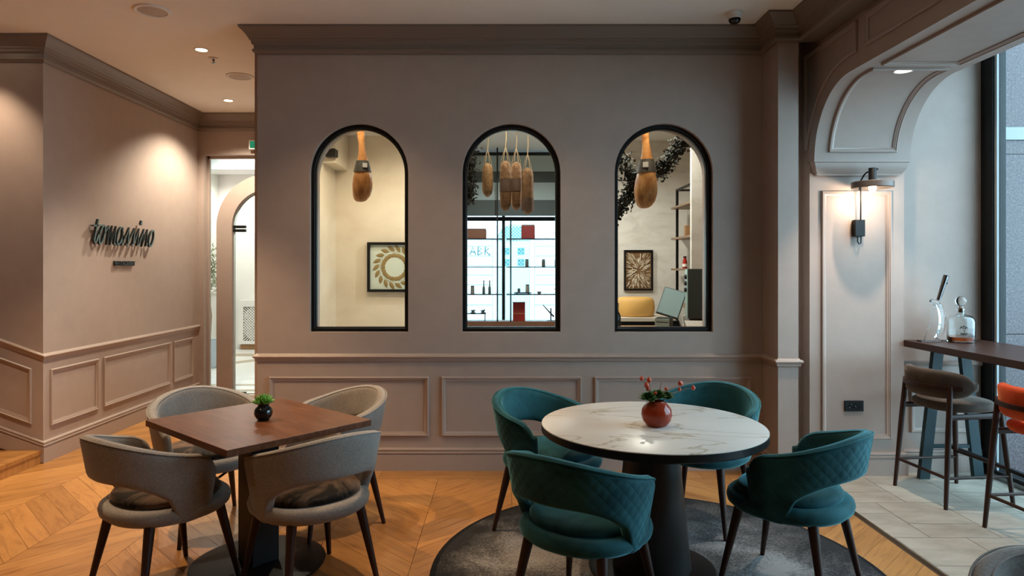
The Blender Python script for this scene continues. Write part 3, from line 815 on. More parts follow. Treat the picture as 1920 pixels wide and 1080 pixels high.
def place(proto, used, loc, face, label, group):
    o = proto if not used else copy_tree(proto)
    used.append(1); o.location = (loc[0], loc[1], loc[2] if len(loc) > 2 else 0)
    o.rotation_euler = (0, 0, math.atan2(face[1], face[0])-PI/2); o['label'] = label; o['group'] = group; return o
grey = make_chair('dining_chair', M_grey, None, M_brownv, M_grey); ug = []
G = 'grey linen dining chairs'
place(grey, ug, (-1.665, 3.22), (.55, .83), 'grey linen barrel chair with back turned, near left of the wooden table', G)
place(grey, ug, (-.935, 3.25), (-.68, .73), 'grey linen barrel chair with back turned, near right of the wooden table', G)
place(grey, ug, (-1.79, 4.02), (.66, -.75), 'grey linen barrel chair behind the wooden table, toward the name sign', G)
place(grey, ug, (-1.05, 4.06), (-.72, -.69), 'grey linen barrel chair behind the wooden table, before the wall panels', G)
place(grey, ug, (1.445, 1.51), (.2, -1), 'grey barrel chair cut off by the lower corner of the photo', G)
teal = make_chair('dining_chair', M_teal, M_tealq, M_teal, M_tealpipe); ut = []
G = 'teal velvet dining chairs'
place(teal, ut, (.25, 3.93, .0125), (.75, -.66), 'teal velvet barrel chair behind the marble table, before the middle window', G)
place(teal, ut, (1.225, 4.11, .0125), (-.62, -.78), 'teal velvet barrel chair behind the marble table, by the pillar', G)
place(teal, ut, (.33, 2.88, .0125), (.60, .80), 'quilted teal velvet barrel chair with back turned in front of the marble table', G)
place(teal, ut, (1.40, 3.21, .0125), (-.70, .71), 'quilted teal velvet barrel chair at the tile side of the marble table', G)

# ================================================================== TABLES, RUG
rug = thing('round_rug', 'round dark grey mottled rug under the marble table', 'rug', (.765, 3.40, 0))
lathe('pile', [(0, .001), (1.14, .001), (1.145, .006), (1.135, .011), (0, .012)], M_rug, rug, 128)
t = thing('square_table', 'square walnut dining table on a black pedestal with disc foot', 'table', (-1.287, 3.49, 0), math.radians(-41))
box('tabletop', (-.44, .44), (-.39, .39), (.718, .75), M_walnut, t, .002)
box('support_plate', (-.28, .28), (-.28, .28), (.675, .717), M_blackwood, t, .004)
box('column', (-.075, .075), (-.075, .075), (.02, .68), M_blackwood, t, .006)
lathe('foot_disc', [(0, 0), (.335, 0), (.338, .004), (.338, .0125), (.32, .018), (0, .022)], M_blackwood, t, 72)
t = thing('round_table', 'round white marble table with black edge on a dark cone pedestal', 'table', (.748, 3.41, .0125))
lathe('tabletop', [(0, .728), (.556, .728), (.560, .732), (.560, .7355), (.556, .7375), (0, .7375)], M_marble, t, 128)
lathe('edge_band', [(0, .690), (.545, .690), (.562, .700), (.562, .7315), (.557, .7335), (.54, .7275), (0, .7275)], M_black, t, 128)
lathe('pedestal', [(0, .0125), (.192, .0125), (.196, .02), (.13, .68), (.128, .69), (0, .69)], plain('dark_bronze_cone', (.022, .017, .015), .42, vary=.2, bscale=60), t, 64)
lathe('foot_disc', [(0, 0), (.315, 0), (.318, .004), (.318, .011), (.31, .014), (0, .015)], M_black, t, 72)

# plants on the tables
t = thing('potted_plant', 'small green tufted plant in a glossy black ball vase on the wooden table', 'plant', (-1.262, 3.49, .75))
lathe('vase', [(0, 0), (.026, 0), (.030, .004), (.043, .022), (.047, .040), (.043, .058), (.030, .072), (.027, .078), (.031, .086), (.028, .088), (.024, .078), (.024, .07), (0, .068)], M_blackgloss, t, 40)
def tuft(name, parent, n, r, h0, h1, lw, mat, cz):
    V, F = [], []
    for i in range(n):
        a = random.random()*2*PI; e = random.random()**.6*1.25; L_ = h0+(h1-h0)*random.random()
        d = Vector((math.sin(e)*math.cos(a), math.sin(e)*math.sin(a), math.cos(e))); p = Vector((random.uniform(-r, r)*.4, random.uniform(-r, r)*.4, cz))
        s = d.orthogonal().normalized(); s = Matrix.Rotation(random.random()*6.28, 3, d) @ s
        q = p+d*L_; m = p+d*L_*.65; n_ = len(V); u = d.cross(s)*lw*.35
        V += [p-s*lw*.3, p+s*lw*.3, m+s*lw*.5, q, m-s*lw*.5, m+u]
        F += [(n_, n_+1, n_+5), (n_+1, n_+2, n_+5), (n_+2, n_+3, n_+5), (n_+3, n_+4, n_+5), (n_+4, n_, n_+5)]
    o = mk(name, V, F, mat, parent); o['kind'] = 'stuff'; return o
tuft('foliage', t, 420, .03, .036, .062, .010, M_leaf, .080)
t = thing('flower_vase', 'oxblood red ball vase with berry twigs and green succulents on the marble table', 'vase', (.762, 3.36, .75))
lathe('vase', [(0, 0), (.044, 0), (.052, .006), (.070, .030), (.077, .058), (.072, .086), (.055, .110), (.040, .122), (.038, .126), (.034, .122), (.034, .11), (0, .105)], M_redvase, t, 56)
def rosette(parent, c, r):
    V, F = [], []
    for k in range(46):
        a = k*2.399; e = .15+1.35*(k/46); d = Vector((math.sin(e)*math.cos(a), math.sin(e)*math.sin(a), math.cos(e))); p = Vector(c)
        s = Vector((-math.sin(a), math.cos(a), 0)); n_ = len(V); q = p+d*r*(.7+.3*k/46); m = p+d*r*.55; u = d.cross(s)*r*.10
        V += [p, m+s*r*.20, q, m-s*r*.20, m+u]; F += [(n_, n_+1, n_+4), (n_+1, n_+2, n_+4), (n_+2, n_+3, n_+4), (n_+3, n_, n_+4)]
    return mk('succulent', V, F, M_leaf2, parent)
for c, r in (((-.045, -.02, .130), .064), ((.005, .0, .140), .060), ((.05, .015, .132), .055)): rosette(t, c, r)
tw = [[(-.01, 0, .12), (-.03, 0, .17), (-.05, 0, .20), (-.072, .01, .232)], [(-.01, 0, .12), (-.03, .01, .18), (-.036, .01, .228)], [(.01, .01, .12), (.03, .0, .165), (.07, .0, .185), (.115, -.01, .212)],
      [(.02, 0, .12), (.08, .01, .16), (.15, .02, .182), (.20, .02, .187)], [(0, .02, .12), (.02, .02, .18), (.03, .02, .215)]]
for p in tw: tube('twig', p, [.0022, .0018, .0015, .001][:len(p)], M_twig, t, 6)
for i, (x, y, z, r) in enumerate(((-.073, .01, .236, .011), (-.036, .01, .228, .0125), (-.05, 0, .203, .013), (-.044, 0, .185, .010), (.117, -.01, .214, .014), (.112, -.01, .186, .009), (.19, .02, .187, .011), (.048, .0, .185, .009), (.028, .005, .152, .008), (-.012, -.03, .17, .008))):
    o = lathe('berry', [(0, -1.2), (.5, -.95), (.95, -.3), (.9, .3), (.45, .95), (.1, 1.4), (0, 1.5)], M_berry, t, 10); o.location = (x, y, z); o.scale = (r, r, r); o.rotation_euler = (random.uniform(-.6, .6), random.uniform(-.8, .8), 0)

# ================================================================== HIGH TABLE, STOOLS AND WHAT STANDS ON IT
TX0, TX1, TZ = 2.965, 3.555, 1.005
t = thing('high_table', 'long dark wood high table along the street window', 'table', (TX0, 4.99, 0))
box('tabletop', (0, TX1-TX0), (-2.6, 0), (TZ-.048, TZ), M_darkwood, t, .003)
for yy in (-.10, -2.45):
    for sx in (-1, 1):
        xb, xt = .295+sx*.20, .295+sx*.095
        V = []
        for (x, z) in ((xb, 0), (xt, TZ-.052)):
            V += [(x-.036, yy-.02, z), (x+.036, yy-.02, z), (x+.036, yy+.02, z), (x-.036, yy+.02, z)]
        mk('leg', V, [(0, 1, 2, 3), (4, 5, 6, 7), (0, 1, 5, 4), (1, 2, 6, 5), (2, 3, 7, 6), (3, 0, 4, 7)], M_bluesteel, t)
    box('crossbar', (.295-.17, .295+.17), (yy-.012, yy+.012), (.225, .25), M_bluesteel, t)
    box('head_plate', (.15, .44), (yy-.03, yy+.03), (TZ-.0525, TZ-.0485), M_bluesteel, t)
box('foot_rail', (.283, .307), (-2.44, -.113), (.226, .249), M_black, t)

def make_stool(name, vel):
    t = thing(name, '', 'stool')
    D = math.radians; TM = D(82)
    def half(th): s = abs(th)/TM; return max(.030, .094*max(0, 1-s**4)**(1/2.6))
    def mid(th): return .785-.010*(abs(th)/TM)**2
    bk = band('backrest', t, [vel], TM, .238, .232, lambda th: mid(th)+half(th), lambda th: mid(th)-half(th), .058, lean=.10, tilt=.79, nside=5)
    pts = [((.238+.034)*math.sin(a), -(.232+.034)*math.cos(a), .765) for a in [D(-64)+D(128)*i/30 for i in range(31)]]
    V, F = [], []
    for p in pts:
        n = Vector((p[0], p[1], 0)).normalized(); q = Vector(p)
        V += [q-n*.007+Vector((0, 0, .014)), q+n*.007+Vector((0, 0, .014)), q+n*.007-Vector((0, 0, .014)), q-n*.007-Vector((0, 0, .014))]
    for i in range(len(pts)-1):
        for k in range(4): F.append((i*4+k, i*4+(k+1) % 4, i*4+4+(k+1) % 4, i*4+4+k))
    F += [(0, 1, 2, 3), tuple(range(len(V)-4, len(V)))]
    auto_smooth(mk('back_rail', V, F, M_darkwood, t), .6)
    lathe('seat_cushion', [(0, .600), (.185, .600), (.212, .608), (.224, .626), (.222, .645), (.205, .660), (.16, .669), (.08, .673), (0, .674)], vel, t, 56, 1.0, 1.02, ex=2.4, cy=.02, ang=1.2)
    rl, fl = [], []
    for sx in (-1, 1):
        a = Vector((sx*.205, -.168, .778)); b = Vector((sx*.238, -.225, 0)); rl.append((a, b))
        tube('leg', [a, a.lerp(b, .4), b], [.0165, .0185, .0125], M_darkwood, t, 12)
        a2 = Vector((sx*.195, .195, .60)); b2 = Vector((sx*.238, .245, 0)); fl.append((a2, b2))
        tube('leg', [a2, a2.lerp(b2, .4), b2], [.017, .018, .0125], M_darkwood, t, 12)
        p = a.lerp(b, (.778-.580)/.778); q = a2.lerp(b2, .03)
        tube('seat_rail', [p, q], .019, M_darkwood, t, 10, flat=.55)
        p = a.lerp(b, .75); q = a2.lerp(b2, .675); tube('stretcher', [p, q], .0095, M_darkwood, t, 10)
    tube('stretcher', [rl[0][0].lerp(rl[0][1], .75), rl[1][0].lerp(rl[1][1], .75)], .0105, M_darkwood, t, 10)
    tube('stretcher', [fl[0][0].lerp(fl[0][1], .60), fl[1][0].lerp(fl[1][1], .60)], .0105, M_darkwood, t, 10)
    tube('seat_rail', [fl[0][0].lerp(fl[0][1], .03), fl[1][0].lerp(fl[1][1], .03)], .017, M_darkwood, t, 10, flat=.6)
    return t
s1 = make_stool('bar_stool', M_stoolbrown); place(s1, [], (3.01, 4.52), (.99, .10), 'umber brown velvet bar stool with dark wood legs at the high table', 'velvet bar stools')
s2 = make_stool('bar_stool', M_orange); place(s2, [], (3.10, 3.76), (.99, .10), 'orange red velvet bar stool with dark wood legs at the high table', 'velvet bar stools')

# decanter
t = thing('decanter', 'clear glass decanter with ball stopper and a little amber liquor', 'decanter', (3.295, 4.83, TZ))
k_ = .92
OUT = [(0, 0), (.082, 0), (.092, .006), (.094, .02), (.094, .16), (.088, .188), (.070, .206), (.034, .216), (.024, .222), (.022, .250), (.027, .254), (.027, .262), (.018, .264)]
INN = [(.018, .250), (.018, .222), (.03, .210), (.066, .200), (.082, .184), (.088, .158), (.088, .022), (.084, .0125), (0, .012)]
lathe('glass_body', [(r*k_, z*k_) for r, z in OUT+INN], M_clear, t, 48)
lathe('liquor', [(0, .0125*k_), (.083*k_, .0125*k_), (.0872*k_, .022*k_), (.0872*k_, .042*k_), (0, .042*k_)], M_whisky, t, 48)
lathe('cork', [(0, .232*k_), (.0175*k_, .232*k_), (.0175*k_, .268*k_), (0, .268*k_)], M_cork, t, 24)
lathe('stopper', [(0, .268*k_), (.016, .268*k_), (.014, .282*k_), (.030, .300*k_), (.036, .322*k_), (.030, .345*k_), (.014, .358*k_), (0, .36*k_)], M_clear, t, 32)
# printed tree emblem on the glass
V, F = [], []
def disc(cx, cz, r, n=8):
    m = len(V)
    for i in range(n):
        a = 2*PI*i/n; x = cx+r*math.cos(a); V.append((x, -math.sqrt(.0874**2-x*x), cz+r*math.sin(a)))
    F.append(tuple(range(m, m+n)))
for cx, cz, r in ((-.046, .115, .0055), (-.034, .120, .006), (-.022, .114, .0055), (-.038, .108, .005), (-.026, .107, .005), (-.014, .110, .004), (-.052, .107, .004)): disc(cx, cz, r)
for i in range(8): disc(-.032, .100-.004*i, .0022, 6)
for i in range(7): disc(-.050+.006*i, .068, .004, 6)
for i in range(5): disc(-.046+.006*i, .062, .0035, 6)
mk('printed_emblem', V, F, plain('emblem_ink', (.02, .02, .02), .6), t)

# crescent bottle stand with dark handle
t = thing('crescent_stand', 'clear acrylic crescent stand with a slanting black and bronze cylinder on top', 'stand', (3.125, 4.86, TZ))
arc = []
for i in range(21):
    a = -1.15+2.15*i/20; arc.append((.085*math.cos(a)-.01, 0, .155+.150*math.sin(a)))
inner = []
for i in range(21):
    a = -1.15+2.15*i/20; inner.append((.060*math.cos(a)-.02, 0, .155+.138*math.sin(a)))
poly = [(p[0], p[2]) for p in arc]+[(p[0], p[2]) for p in inner[::-1]]
V = [(x, -.016, z) for x, z in poly]+[(x, .016, z) for x, z in poly]; n = len(poly); F = []
for i in range(20):
    F += [(i, i+1, n-2-i, n-1-i), (n+i, n+i+1, 2*n-2-i, 2*n-1-i)]
F += [(i, (i+1) % n, n+(i+1) % n, n+i) for i in range(n)]
auto_smooth(mk('crescent', V, F, M_acrylic, t), .6)
tube('stay_rod', [(-.075, 0, .0125), (-.055, 0, .06), (.006, 0, .265)], .006, M_acrylic, t, 8)
box('foot_plate', (-.115, .03), (-.03, .03), (0, .010), M_acrylic, t, .003)
tube('collar', [(-.03, 0, .300), (.0, 0, .285), (.045, 0, .245)], [.012, .02, .008], M_acrylic, t, 10)
o = tube('handle', [(.026, 0, .300), (.076, 0, .455), (.082, 0, .474)], [.013, .019, .019], M_shiny, t, 20)
tube('handle_cap', [(.0822, 0, .4745), (.084, 0, .480)], .0185, M_blackgloss, t, 20)
lathe('handle_button', [(0, 0), (.005, 0), (.005, .008), (0, .009)], M_shiny, t, 12).location = (.085, -.012, .42)

# ================================================================== DELI ROOM BEHIND THE ARCHED WINDOWS
DZ = 3.02
tag(box('floor_deli', (-1.95, 2.6), (WY+.28, 9.3), (-.08, -.01), M_palefloor), 'pale floor of the deli behind the arched windows', 'floor', kind='structure')
tag(box('ceiling_deli', (-1.95, 2.6), (WY+.28, 8.95), (DZ, DZ+.1), M_white), 'white ceiling of the deli behind the arched windows', 'ceiling', kind='structure')
tag(box('wall_deli_cream', (-1.95, -.72), (7.5, 7.6), (0, DZ), M_cream), 'cream plaster wall seen through the arched window at left', 'wall', kind='structure')
tag(box('wall_deli_side', (-1.949, -1.90), (WY+.29, 7.5), (0, DZ), M_cream), 'cream side wall of the deli', 'wall', kind='structure')
tag(box('wall_deli_alcove', (-.82, -.72), (7.6, 8.8), (0, DZ), M_cream), 'cream return wall beside the deli shop window', 'wall', kind='structure')
tag(box('wall_deli_pale', (.95, 2.6), (7.8, 7.9), (0, DZ), M_marblewall), 'pale veined wall seen through the arched window at right', 'wall', kind='structure')
tag(box('wall_deli_return', (.95, 1.05), (7.9, 8.8), (0, DZ), M_marblewall), 'pale return wall beside the deli shop window', 'wall', kind='structure')
tag(box('wall_deli_right', (2.5, 2.6), (WY+.1, 7.8), (0, DZ), M_marblewall), 'pale right hand wall of the deli', 'wall', kind='structure')
tag(box('pillar_deli', (1.80, 2.5), (6.45, 6.50), (0, DZ), M_marblewall), 'pale marble pillar behind the dark equipment cabinet', 'pillar', kind='structure')
tag(boxes('bulkhead_deli', [(-1.90, -1.66), ] and [(-1.899, -1.76, 6.95, 7.499, 2.63, DZ)], M_cream), 'cream dropped bulkhead in the deli corner', 'bulkhead', kind='structure')
t = thing('track_spotlight', 'dark boxy spotlight under the cream bulkhead', 'spotlight', (-1.79, 6.92, 2.72))
box('body', (-.055, .055), (-.06, .03), (-.04, .04), M_black, t, .006); box('bracket', (-.02, .02), (.028, .034), (-.03, .06), M_black, t)

# deli lamps
for loc, pw, lab in (((-1.35, 6.15, DZ-.001), 70, 'round lit deli downlight in front of the cream wall'), ((-.95, 6.7, DZ-.001), 35, 'round lit deli downlight beside the wreath picture'), ((1.25, 6.25, DZ-.001), 110, 'round lit deli downlight above the till'), ((.1, 6.9, DZ-.001), 110, 'round lit deli downlight in the middle of the deli')):
    downlight(loc, lab, pw, 165, .6, 'deli downlights', col=(1, .80, .58) if loc[0] < 0 else (.95, .95, .92) if loc[0] < 1 else (1, .90, .78))

for x, lab in ((-1.23, 'unseen downlight added to light the front of the ham behind the arched window at left'), (.05, 'unseen downlight added to light the front of the hanging salamis'), (1.18, 'unseen downlight added to light the front of the large ham')):
    downlight((x, 5.45, DZ-.001), lab, 26, 80, .6, 'added front lights', aim=(x, 5.62, 2.2), col=(1, .82, .6), r=.03)  # unseen lamps, added so the hams and salamis are lit from the front
# wreath picture and sunburst picture
def leafshape(ln, wd_, th=.0025):
    pts = [(0, 0), (.25*ln, .42*wd_), (.55*ln, .5*wd_), (.85*ln, .25*wd_), (ln, 0), (.85*ln, -.25*wd_), (.55*ln, -.5*wd_), (.25*ln, -.42*wd_)]
    return pts
def leaf_vf(c, ang, ln, wd_, y, lift=.004):
    P = leafshape(ln, wd_); ca, sa = math.cos(ang), math.sin(ang)
    V = [(c[0]+ca*x-sa*z, y, c[1]+sa*x+ca*z) for x, z in P]+[(c[0]+ca*.5*ln, y-lift, c[1]+sa*.5*ln)]
    return V, [(i, (i+1) % 8, 8) for i in range(8)]
t = thing('wreath_picture', 'square black framed picture of a golden leaf wreath', 'picture', (-1.235, 7.4995, 1.545))
sweep('picture_frame', rect(-.305, .305, -.278, .278), [(0, 0), (0, .045), (.03, .045), (.03, 0)], lambda u, v, h: (u, -h, v), M_black, t)
box('picture_mat', (-.28, .28), (-.012, -.001), (-.253, .253), M_mat_white, t)
for k in range(2):
    for i in range(18):
        a = 2*PI*i/18+k*.17; r = .150+.028*k
        V, F = leaf_vf((r*math.cos(a), r*math.sin(a)), a+PI/2+(-.6 if k else .55), .100, .046, -.014)
        mk('paper_leaf', V, F, M_gold, t)
V, F = merge([tube_vf([((.13+.008*math.sin(i*.7+j))*math.cos(2*PI*i/40)*(1+.12*j), -.014, (.13+.008*math.cos(i+j*2))*math.sin(2*PI*i/40)*(1+.12*j)) for i in range(40)], .0014, 4, True) for j in range(4)])
o = mk('wreath_twigs', V, F, plain('pale_twig', (.45, .38, .28), .8), t); o['kind'] = 'stuff'
box('picture_glass', (-.278, .278), (-.030, -.028), (-.251, .251), M_pane, t)
t = thing('sunburst_picture', 'upright black framed picture of a pale sunburst on brown', 'picture', (1.553, 7.7995, 1.508))
sweep('picture_frame', rect(-.168, .168, -.236, .236), [(0, 0), (0, .03), (.02, .03), (.02, 0)], lambda u, v, h: (u, -h, v), M_black, t)
box('picture_panel', (-.15, .15), (-.010, -.001), (-.218, .218), plain('brown_panel', (.20, .11, .045), .7, vary=.3, bscale=200), t)
parts = []
for i in range(340):
    a = random.random()*2*PI; r0 = .02+.19*random.random()**.8; L_ = random.uniform(.025, .06)
    x, z = r0*math.cos(a)*.8, r0*math.sin(a)*1.15; x2, z2 = x+L_*math.cos(a+.1), z+L_*math.sin(a+.1)
    if abs(x2) < .145 and abs(z2) < .212: parts.append(tube_vf([(x, -.012, z), (x2, -.012, z2)], .0022, 4))
V, F = merge(parts); o = mk('sunburst_strands', V, F, plain('pale_straw', (.70, .62, .48), .7), t); o['kind'] = 'stuff'
lathe('sunburst_centre', [(0, 0), (.026, 0), (.018, .006), (0, .007)], plain('pale_straw', (.7, .62, .48), .7), t, 14).rotation_euler = (PI/2, 0, 0)
t.children[-1].location = (0, -.0105, 0)

# hams
def ham(loc, s, rz, label, zhook):
    t = thing('cured_ham', label, 'ham', loc, rz)
    prof = [(.006, .0), (.030, .003), (.052, .018), (.071, .05), (.081, .10), (.082, .15), (.077, .20), (.068, .25), (.058, .30), (.046, .345), (.036, .39), (.029, .44), (.026, .50), (.031, .56), (.030, .60), (.020, .62)]
    V, F = [], []; n = 28
    for (r, z) in prof:
        for i in range(n):
            a = 2*PI*i/n; k = 1+.10*math.cos(a+1)*min(1, r/.08)+.05*math.sin(3*a+z*18)*min(1, r/.08)
            V.append((r*s*k*math.cos(a)*1.02+.02*s*math.sin(z*5), r*s*k*math.sin(a)*.72, z*s))
    for j in range(len(prof)-1):
        for i in range(n): F.append((j*n+i, j*n+(i+1) % n, j*n+n+(i+1) % n, j*n+n+i))
    F += [tuple(range(n)), tuple(range((len(prof)-1)*n, len(prof)*n))]
    auto_smooth(mk('meat', V, F, M_ham, t), 1.2)
    b = lathe('label_band', [(.072*s, .255*s), (.062*s, .300*s), (.050*s, .350*s), (.046*s, .350*s), (.058*s, .298*s), (.067*s, .255*s)], plain('dark_label', (.055, .048, .04), .6, vary=.3, bscale=300), t, 28, 1.05, .8, closed=True)
    b.location = (.02*s*math.sin(.30*5), 0, 0)
    box('white_tag', (-.004*s, .034*s), (-.058*s, -.046*s), (.288*s, .325*s), M_paper, b)
    tube('rope', [(.02*s*math.sin(.62*5), 0, .60*s), (.0, 0, zhook-loc[2])], .004, M_string, t, 8)
    return t
ham((-1.232, 5.68, 2.10), 1.0, .3, 'cured ham leg hanging behind the arched window at left', DZ-.02)
ham((1.180, 5.68, 2.045), 1.18, -.6, 'large cured ham leg with dark bands hanging behind the arched window at right', DZ-.02)
ham((1.02, 5.95, 2.62), .55, .4, 'small piece of cured meat half hidden by the top of the arched window', DZ-.02)
# salamis
def salami(x, y, z0, L_, r, label, mat, tagz):
    t = thing('salami', label, 'salami', (x, y, z0), group='hanging salamis')
    lathe('sausage', [(0, 0), (r*.35, .006), (r*.8, .03), (r*.97, .07), (r*1.02, L_*.4), (r, L_*.75), (r*.96, L_-.05), (r*.7, L_-.015), (r*.25, L_), (0, L_)], mat, t, 24, ang=1.2)
    for k in range(6):
        a = 2*PI*k/6; tube('net_string', [(r*.9*math.cos(a), r*.9*math.sin(a), L_-.03), (r*.5*math.cos(a), r*.5*math.sin(a), L_+.05), (0, 0, L_+.12)], .002, M_string, t, 5)
    tube('rope', [(0, 0, L_+.12), (.006, 0, L_+.2), (-.004, 0, DZ-.02-z0)], .0045, M_string, t, 8)
    if tagz is not None:
        lathe('paper_label', [(r*1.04, tagz), (r*1.06, tagz), (r*1.06, tagz+.11), (r*1.04, tagz+.11)], M_label, t, 24, closed=True)
    return t
salami(-.150, 5.72, 2.145, .29, .046, 'short netted salami hanging alone beside the leaf garland', M_salami2, None)
salami(.004, 5.72, 2.025, .43, .048, 'long salami with paper band, first of the three hanging together', M_salami, .165)
salami(.097, 5.78, 2.035, .42, .047, 'long salami with paper band, middle of the three hanging together', M_salami, .165)
salami(.193, 5.72, 1.995, .40, .050, 'long salami with low label, last of the three hanging together', M_salami, .03)
# leaf garlands
def garland(label, pts, n, spread, size):
    t = thing('leaf_garland', label, 'garland', pts[0])
    P = [Vector(p)-Vector(pts[0]) for p in pts]; tube('stem', P, .005, M_twig, t, 6)
    V, F = [], []
    for i in range(n):
        s = 1.05+random.random()*(len(P)-2.05); k = int(s); c = P[k].lerp(P[min(k+1, len(P)-1)], s-k)
        c = c+Vector((random.gauss(0, spread), random.gauss(0, spread), random.gauss(0, spread)))
        d = Vector((random.gauss(0, 1), random.gauss(0, 1), random.gauss(0, 1))).normalized(); e = d.orthogonal().normalized(); L_ = size*random.uniform(.6, 1.3)
        m = len(V); V += [c, c+d*L_*.5+e*L_*.35, c+d*L_, c+d*L_*.5-e*L_*.35, c+d*L_*.5+d.cross(e)*L_*.08]; F += [(m, m+1, m+4), (m+1, m+2, m+4), (m+2, m+3, m+4), (m+3, m, m+4)]
    o = mk('leaves', V, F, M_leafdark, t); o['kind'] = 'stuff'
garland('grey green leaf garland at the edge of the middle arched window', [(-.30, 5.75, DZ), (-.285, 5.75, 2.6), (-.298, 5.78, 2.3), (-.310, 5.78, 2.12)], 700, .026, .030)
garland('grey green leaf garland trailing left of the large ham', [(.97, 6.1, DZ), (1.0, 6.1, 2.62), (1.13, 6.1, 2.42), (1.17, 6.1, 2.3), (1.1, 6.1, 2.14), (1.0, 6.1, 2.04)], 1300, .036, .036)
garland('grey green leaf garland rising right of the large ham', [(1.72, 6.1, DZ), (1.68, 6.1, 2.72), (1.56, 6.1, 2.62), (1.46, 6.1, 2.46), (1.36, 6.1, 2.40), (1.22, 6.1, 2.37)], 1200, .034, .036)

# counter, cheese, till
cz = .985
t = thing('deli_counter', 'brown topped deli counter under the arched window at right', 'counter', (1.1, 5.95, 0))
box('worktop', (0, 1.38), (0, .48), (cz-.04, cz), M_counter, t, .003); box('body', (.02, 1.36), (.03, .46), (0, cz-.04), M_pale, t)
t = thing('back_counter', 'pale counter carrying the cheese wheel', 'counter', (1.06, 7.0, 0))
box('worktop', (0, .72), (0, .6), (.975, 1.015), M_pale, t, .003); box('body', (.02, .70), (.02, .58), (0, .975), M_black, t)
t = thing('cheese_wheel', 'large golden wheel of cheese on the pale counter', 'cheese', (1.415, 7.25, 1.015))
lathe('rind', [(0, 0), (.175, 0), (.192, .0125), (.203, .05), (.205, .105), (.198, .165), (.182, .195), (.16, .205), (0, .207)], M_cheese, t, 56, ang=.9)
t = thing('wine_bottle', 'dark bottle standing at the edge of the arched window at right', 'bottle', (.955, 5.70, 1.0))
lathe('glass', [(0, 0), (.030, 0), (.033, .006), (.033, .12), (.026, .15), (.013, .17), (.012, .225), (.015, .23), (.015, .24), (0, .24)], plain('dark_bottle', (.012, .014, .010), .1), t, 24)
lathe('foil', [(0, .241), (.0125, .241), (.0152, .236), (.0155, .205), (.0132, .205)], M_gold, t, 20)
tag(box('ledge_deli', (.7, 1.1), (WY+.281, 5.83), (.95, 1.0), M_counter), 'narrow ledge behind the arched window wall', 'ledge', kind='structure')
t = thing('touch_till', 'tilted touchscreen till on the deli counter', 'till', (1.54, 6.32, cz), -.35)
V = [(-.05, -.05, 0), (.12, -.05, 0), (.12, .06, 0), (-.05, .06, 0), (-.02, -.02, .05), (.10, -.02, .06), (.10, .04, .06), (-.02, .04, .05)]
mk('stand', V, [(0, 1, 2, 3), (4, 5, 6, 7), (0, 1, 5, 4), (1, 2, 6, 5), (2, 3, 7, 6), (3, 0, 4, 7)], M_black, t, bevel=.004)
o = box('monitor', (-.10, .11), (-.015, .015), (-.14, .14), M_graybox, t, .006); o.location = (.03, -.03, .225); o.rotation_euler = (-.45, .28, 0)
box('screen', (-.092, .102), (-.0175, -.0155), (-.13, .13), M_screen, o)
t = thing('receipt_printer', 'pale front receipt printer beside the till', 'printer', (1.44, 6.10, cz), -.45)
box('body', (-.06, .075), (-.06, .09), (0, .10), M_black, t, .006); box('front_panel', (-.058, .073), (-.066, -.0605), (.006, .095), plain('pale_blue_plastic', (.45, .58, .60), .4), t, .002); box('paper_slot', (-.045, .06), (-.068, -.0665), (.06, .066), M_black, t)
t = thing('payment_terminal', 'small dark card terminal with a cable on the counter', 'terminal', (1.56, 6.0, cz))
box('body', (-.03, .03), (-.05, .05), (0, .025), M_graybox, t, .005); box('keypad', (-.022, .022), (-.04, .0), (.0255, .027), M_black, t)
tube('cable', [(.03, .0, .0125), (.05, .02, .04), (.04, .05, .11), (.09, .09, .13)], .004, M_white, t, 6)
t = thing('equipment_cabinet', 'tall dark green grey cabinet with knobs on its narrow side', 'cabinet', (1.775, 6.20, cz+.0))
box('body', (-.085, .115), (-.03, .05), (.085, .545), M_graybox, t, .004); box('plinth', (-.06, .10), (-.02, .04), (0, .085), M_black, t)
box('control_panel', (-.092, -.0855), (-.028, .048), (.09, .54), plain('pale_teal_panel', (.35, .50, .50), .35), t)
for z in (.47, .41, .35):
    o = lathe('knob', [(0, 0), (.022, 0), (.018, .016), (0, .018)], M_black, t, 16); o.rotation_euler = (0, -PI/2, 0); o.location = (-.0922, .01, z)
t = thing('menu_paper', 'sheet of white paper propped on the deli counter', 'paper', (1.735, 5.965, cz))
V = [(-.10, 0, .001), (.13, 0, .001), (.14, .06, .075), (-.12, .06, .08), (-.10, .004, .001), (.13, .004, .001), (.14, .064, .075), (-.12, .064, .08)]
mk('sheet', V, [(0, 1, 2, 3), (4, 5, 6, 7), (0, 1, 5, 4), (1, 2, 6, 5), (2, 3, 7, 6), (3, 0, 4, 7)], M_paper, t)
mk('printed_mark', [(.085, .0080, .018), (.108, .0080, .018), (.108, .0150, .028), (.085, .0150, .028)], [(0, 1, 2, 3)], M_graf, t)
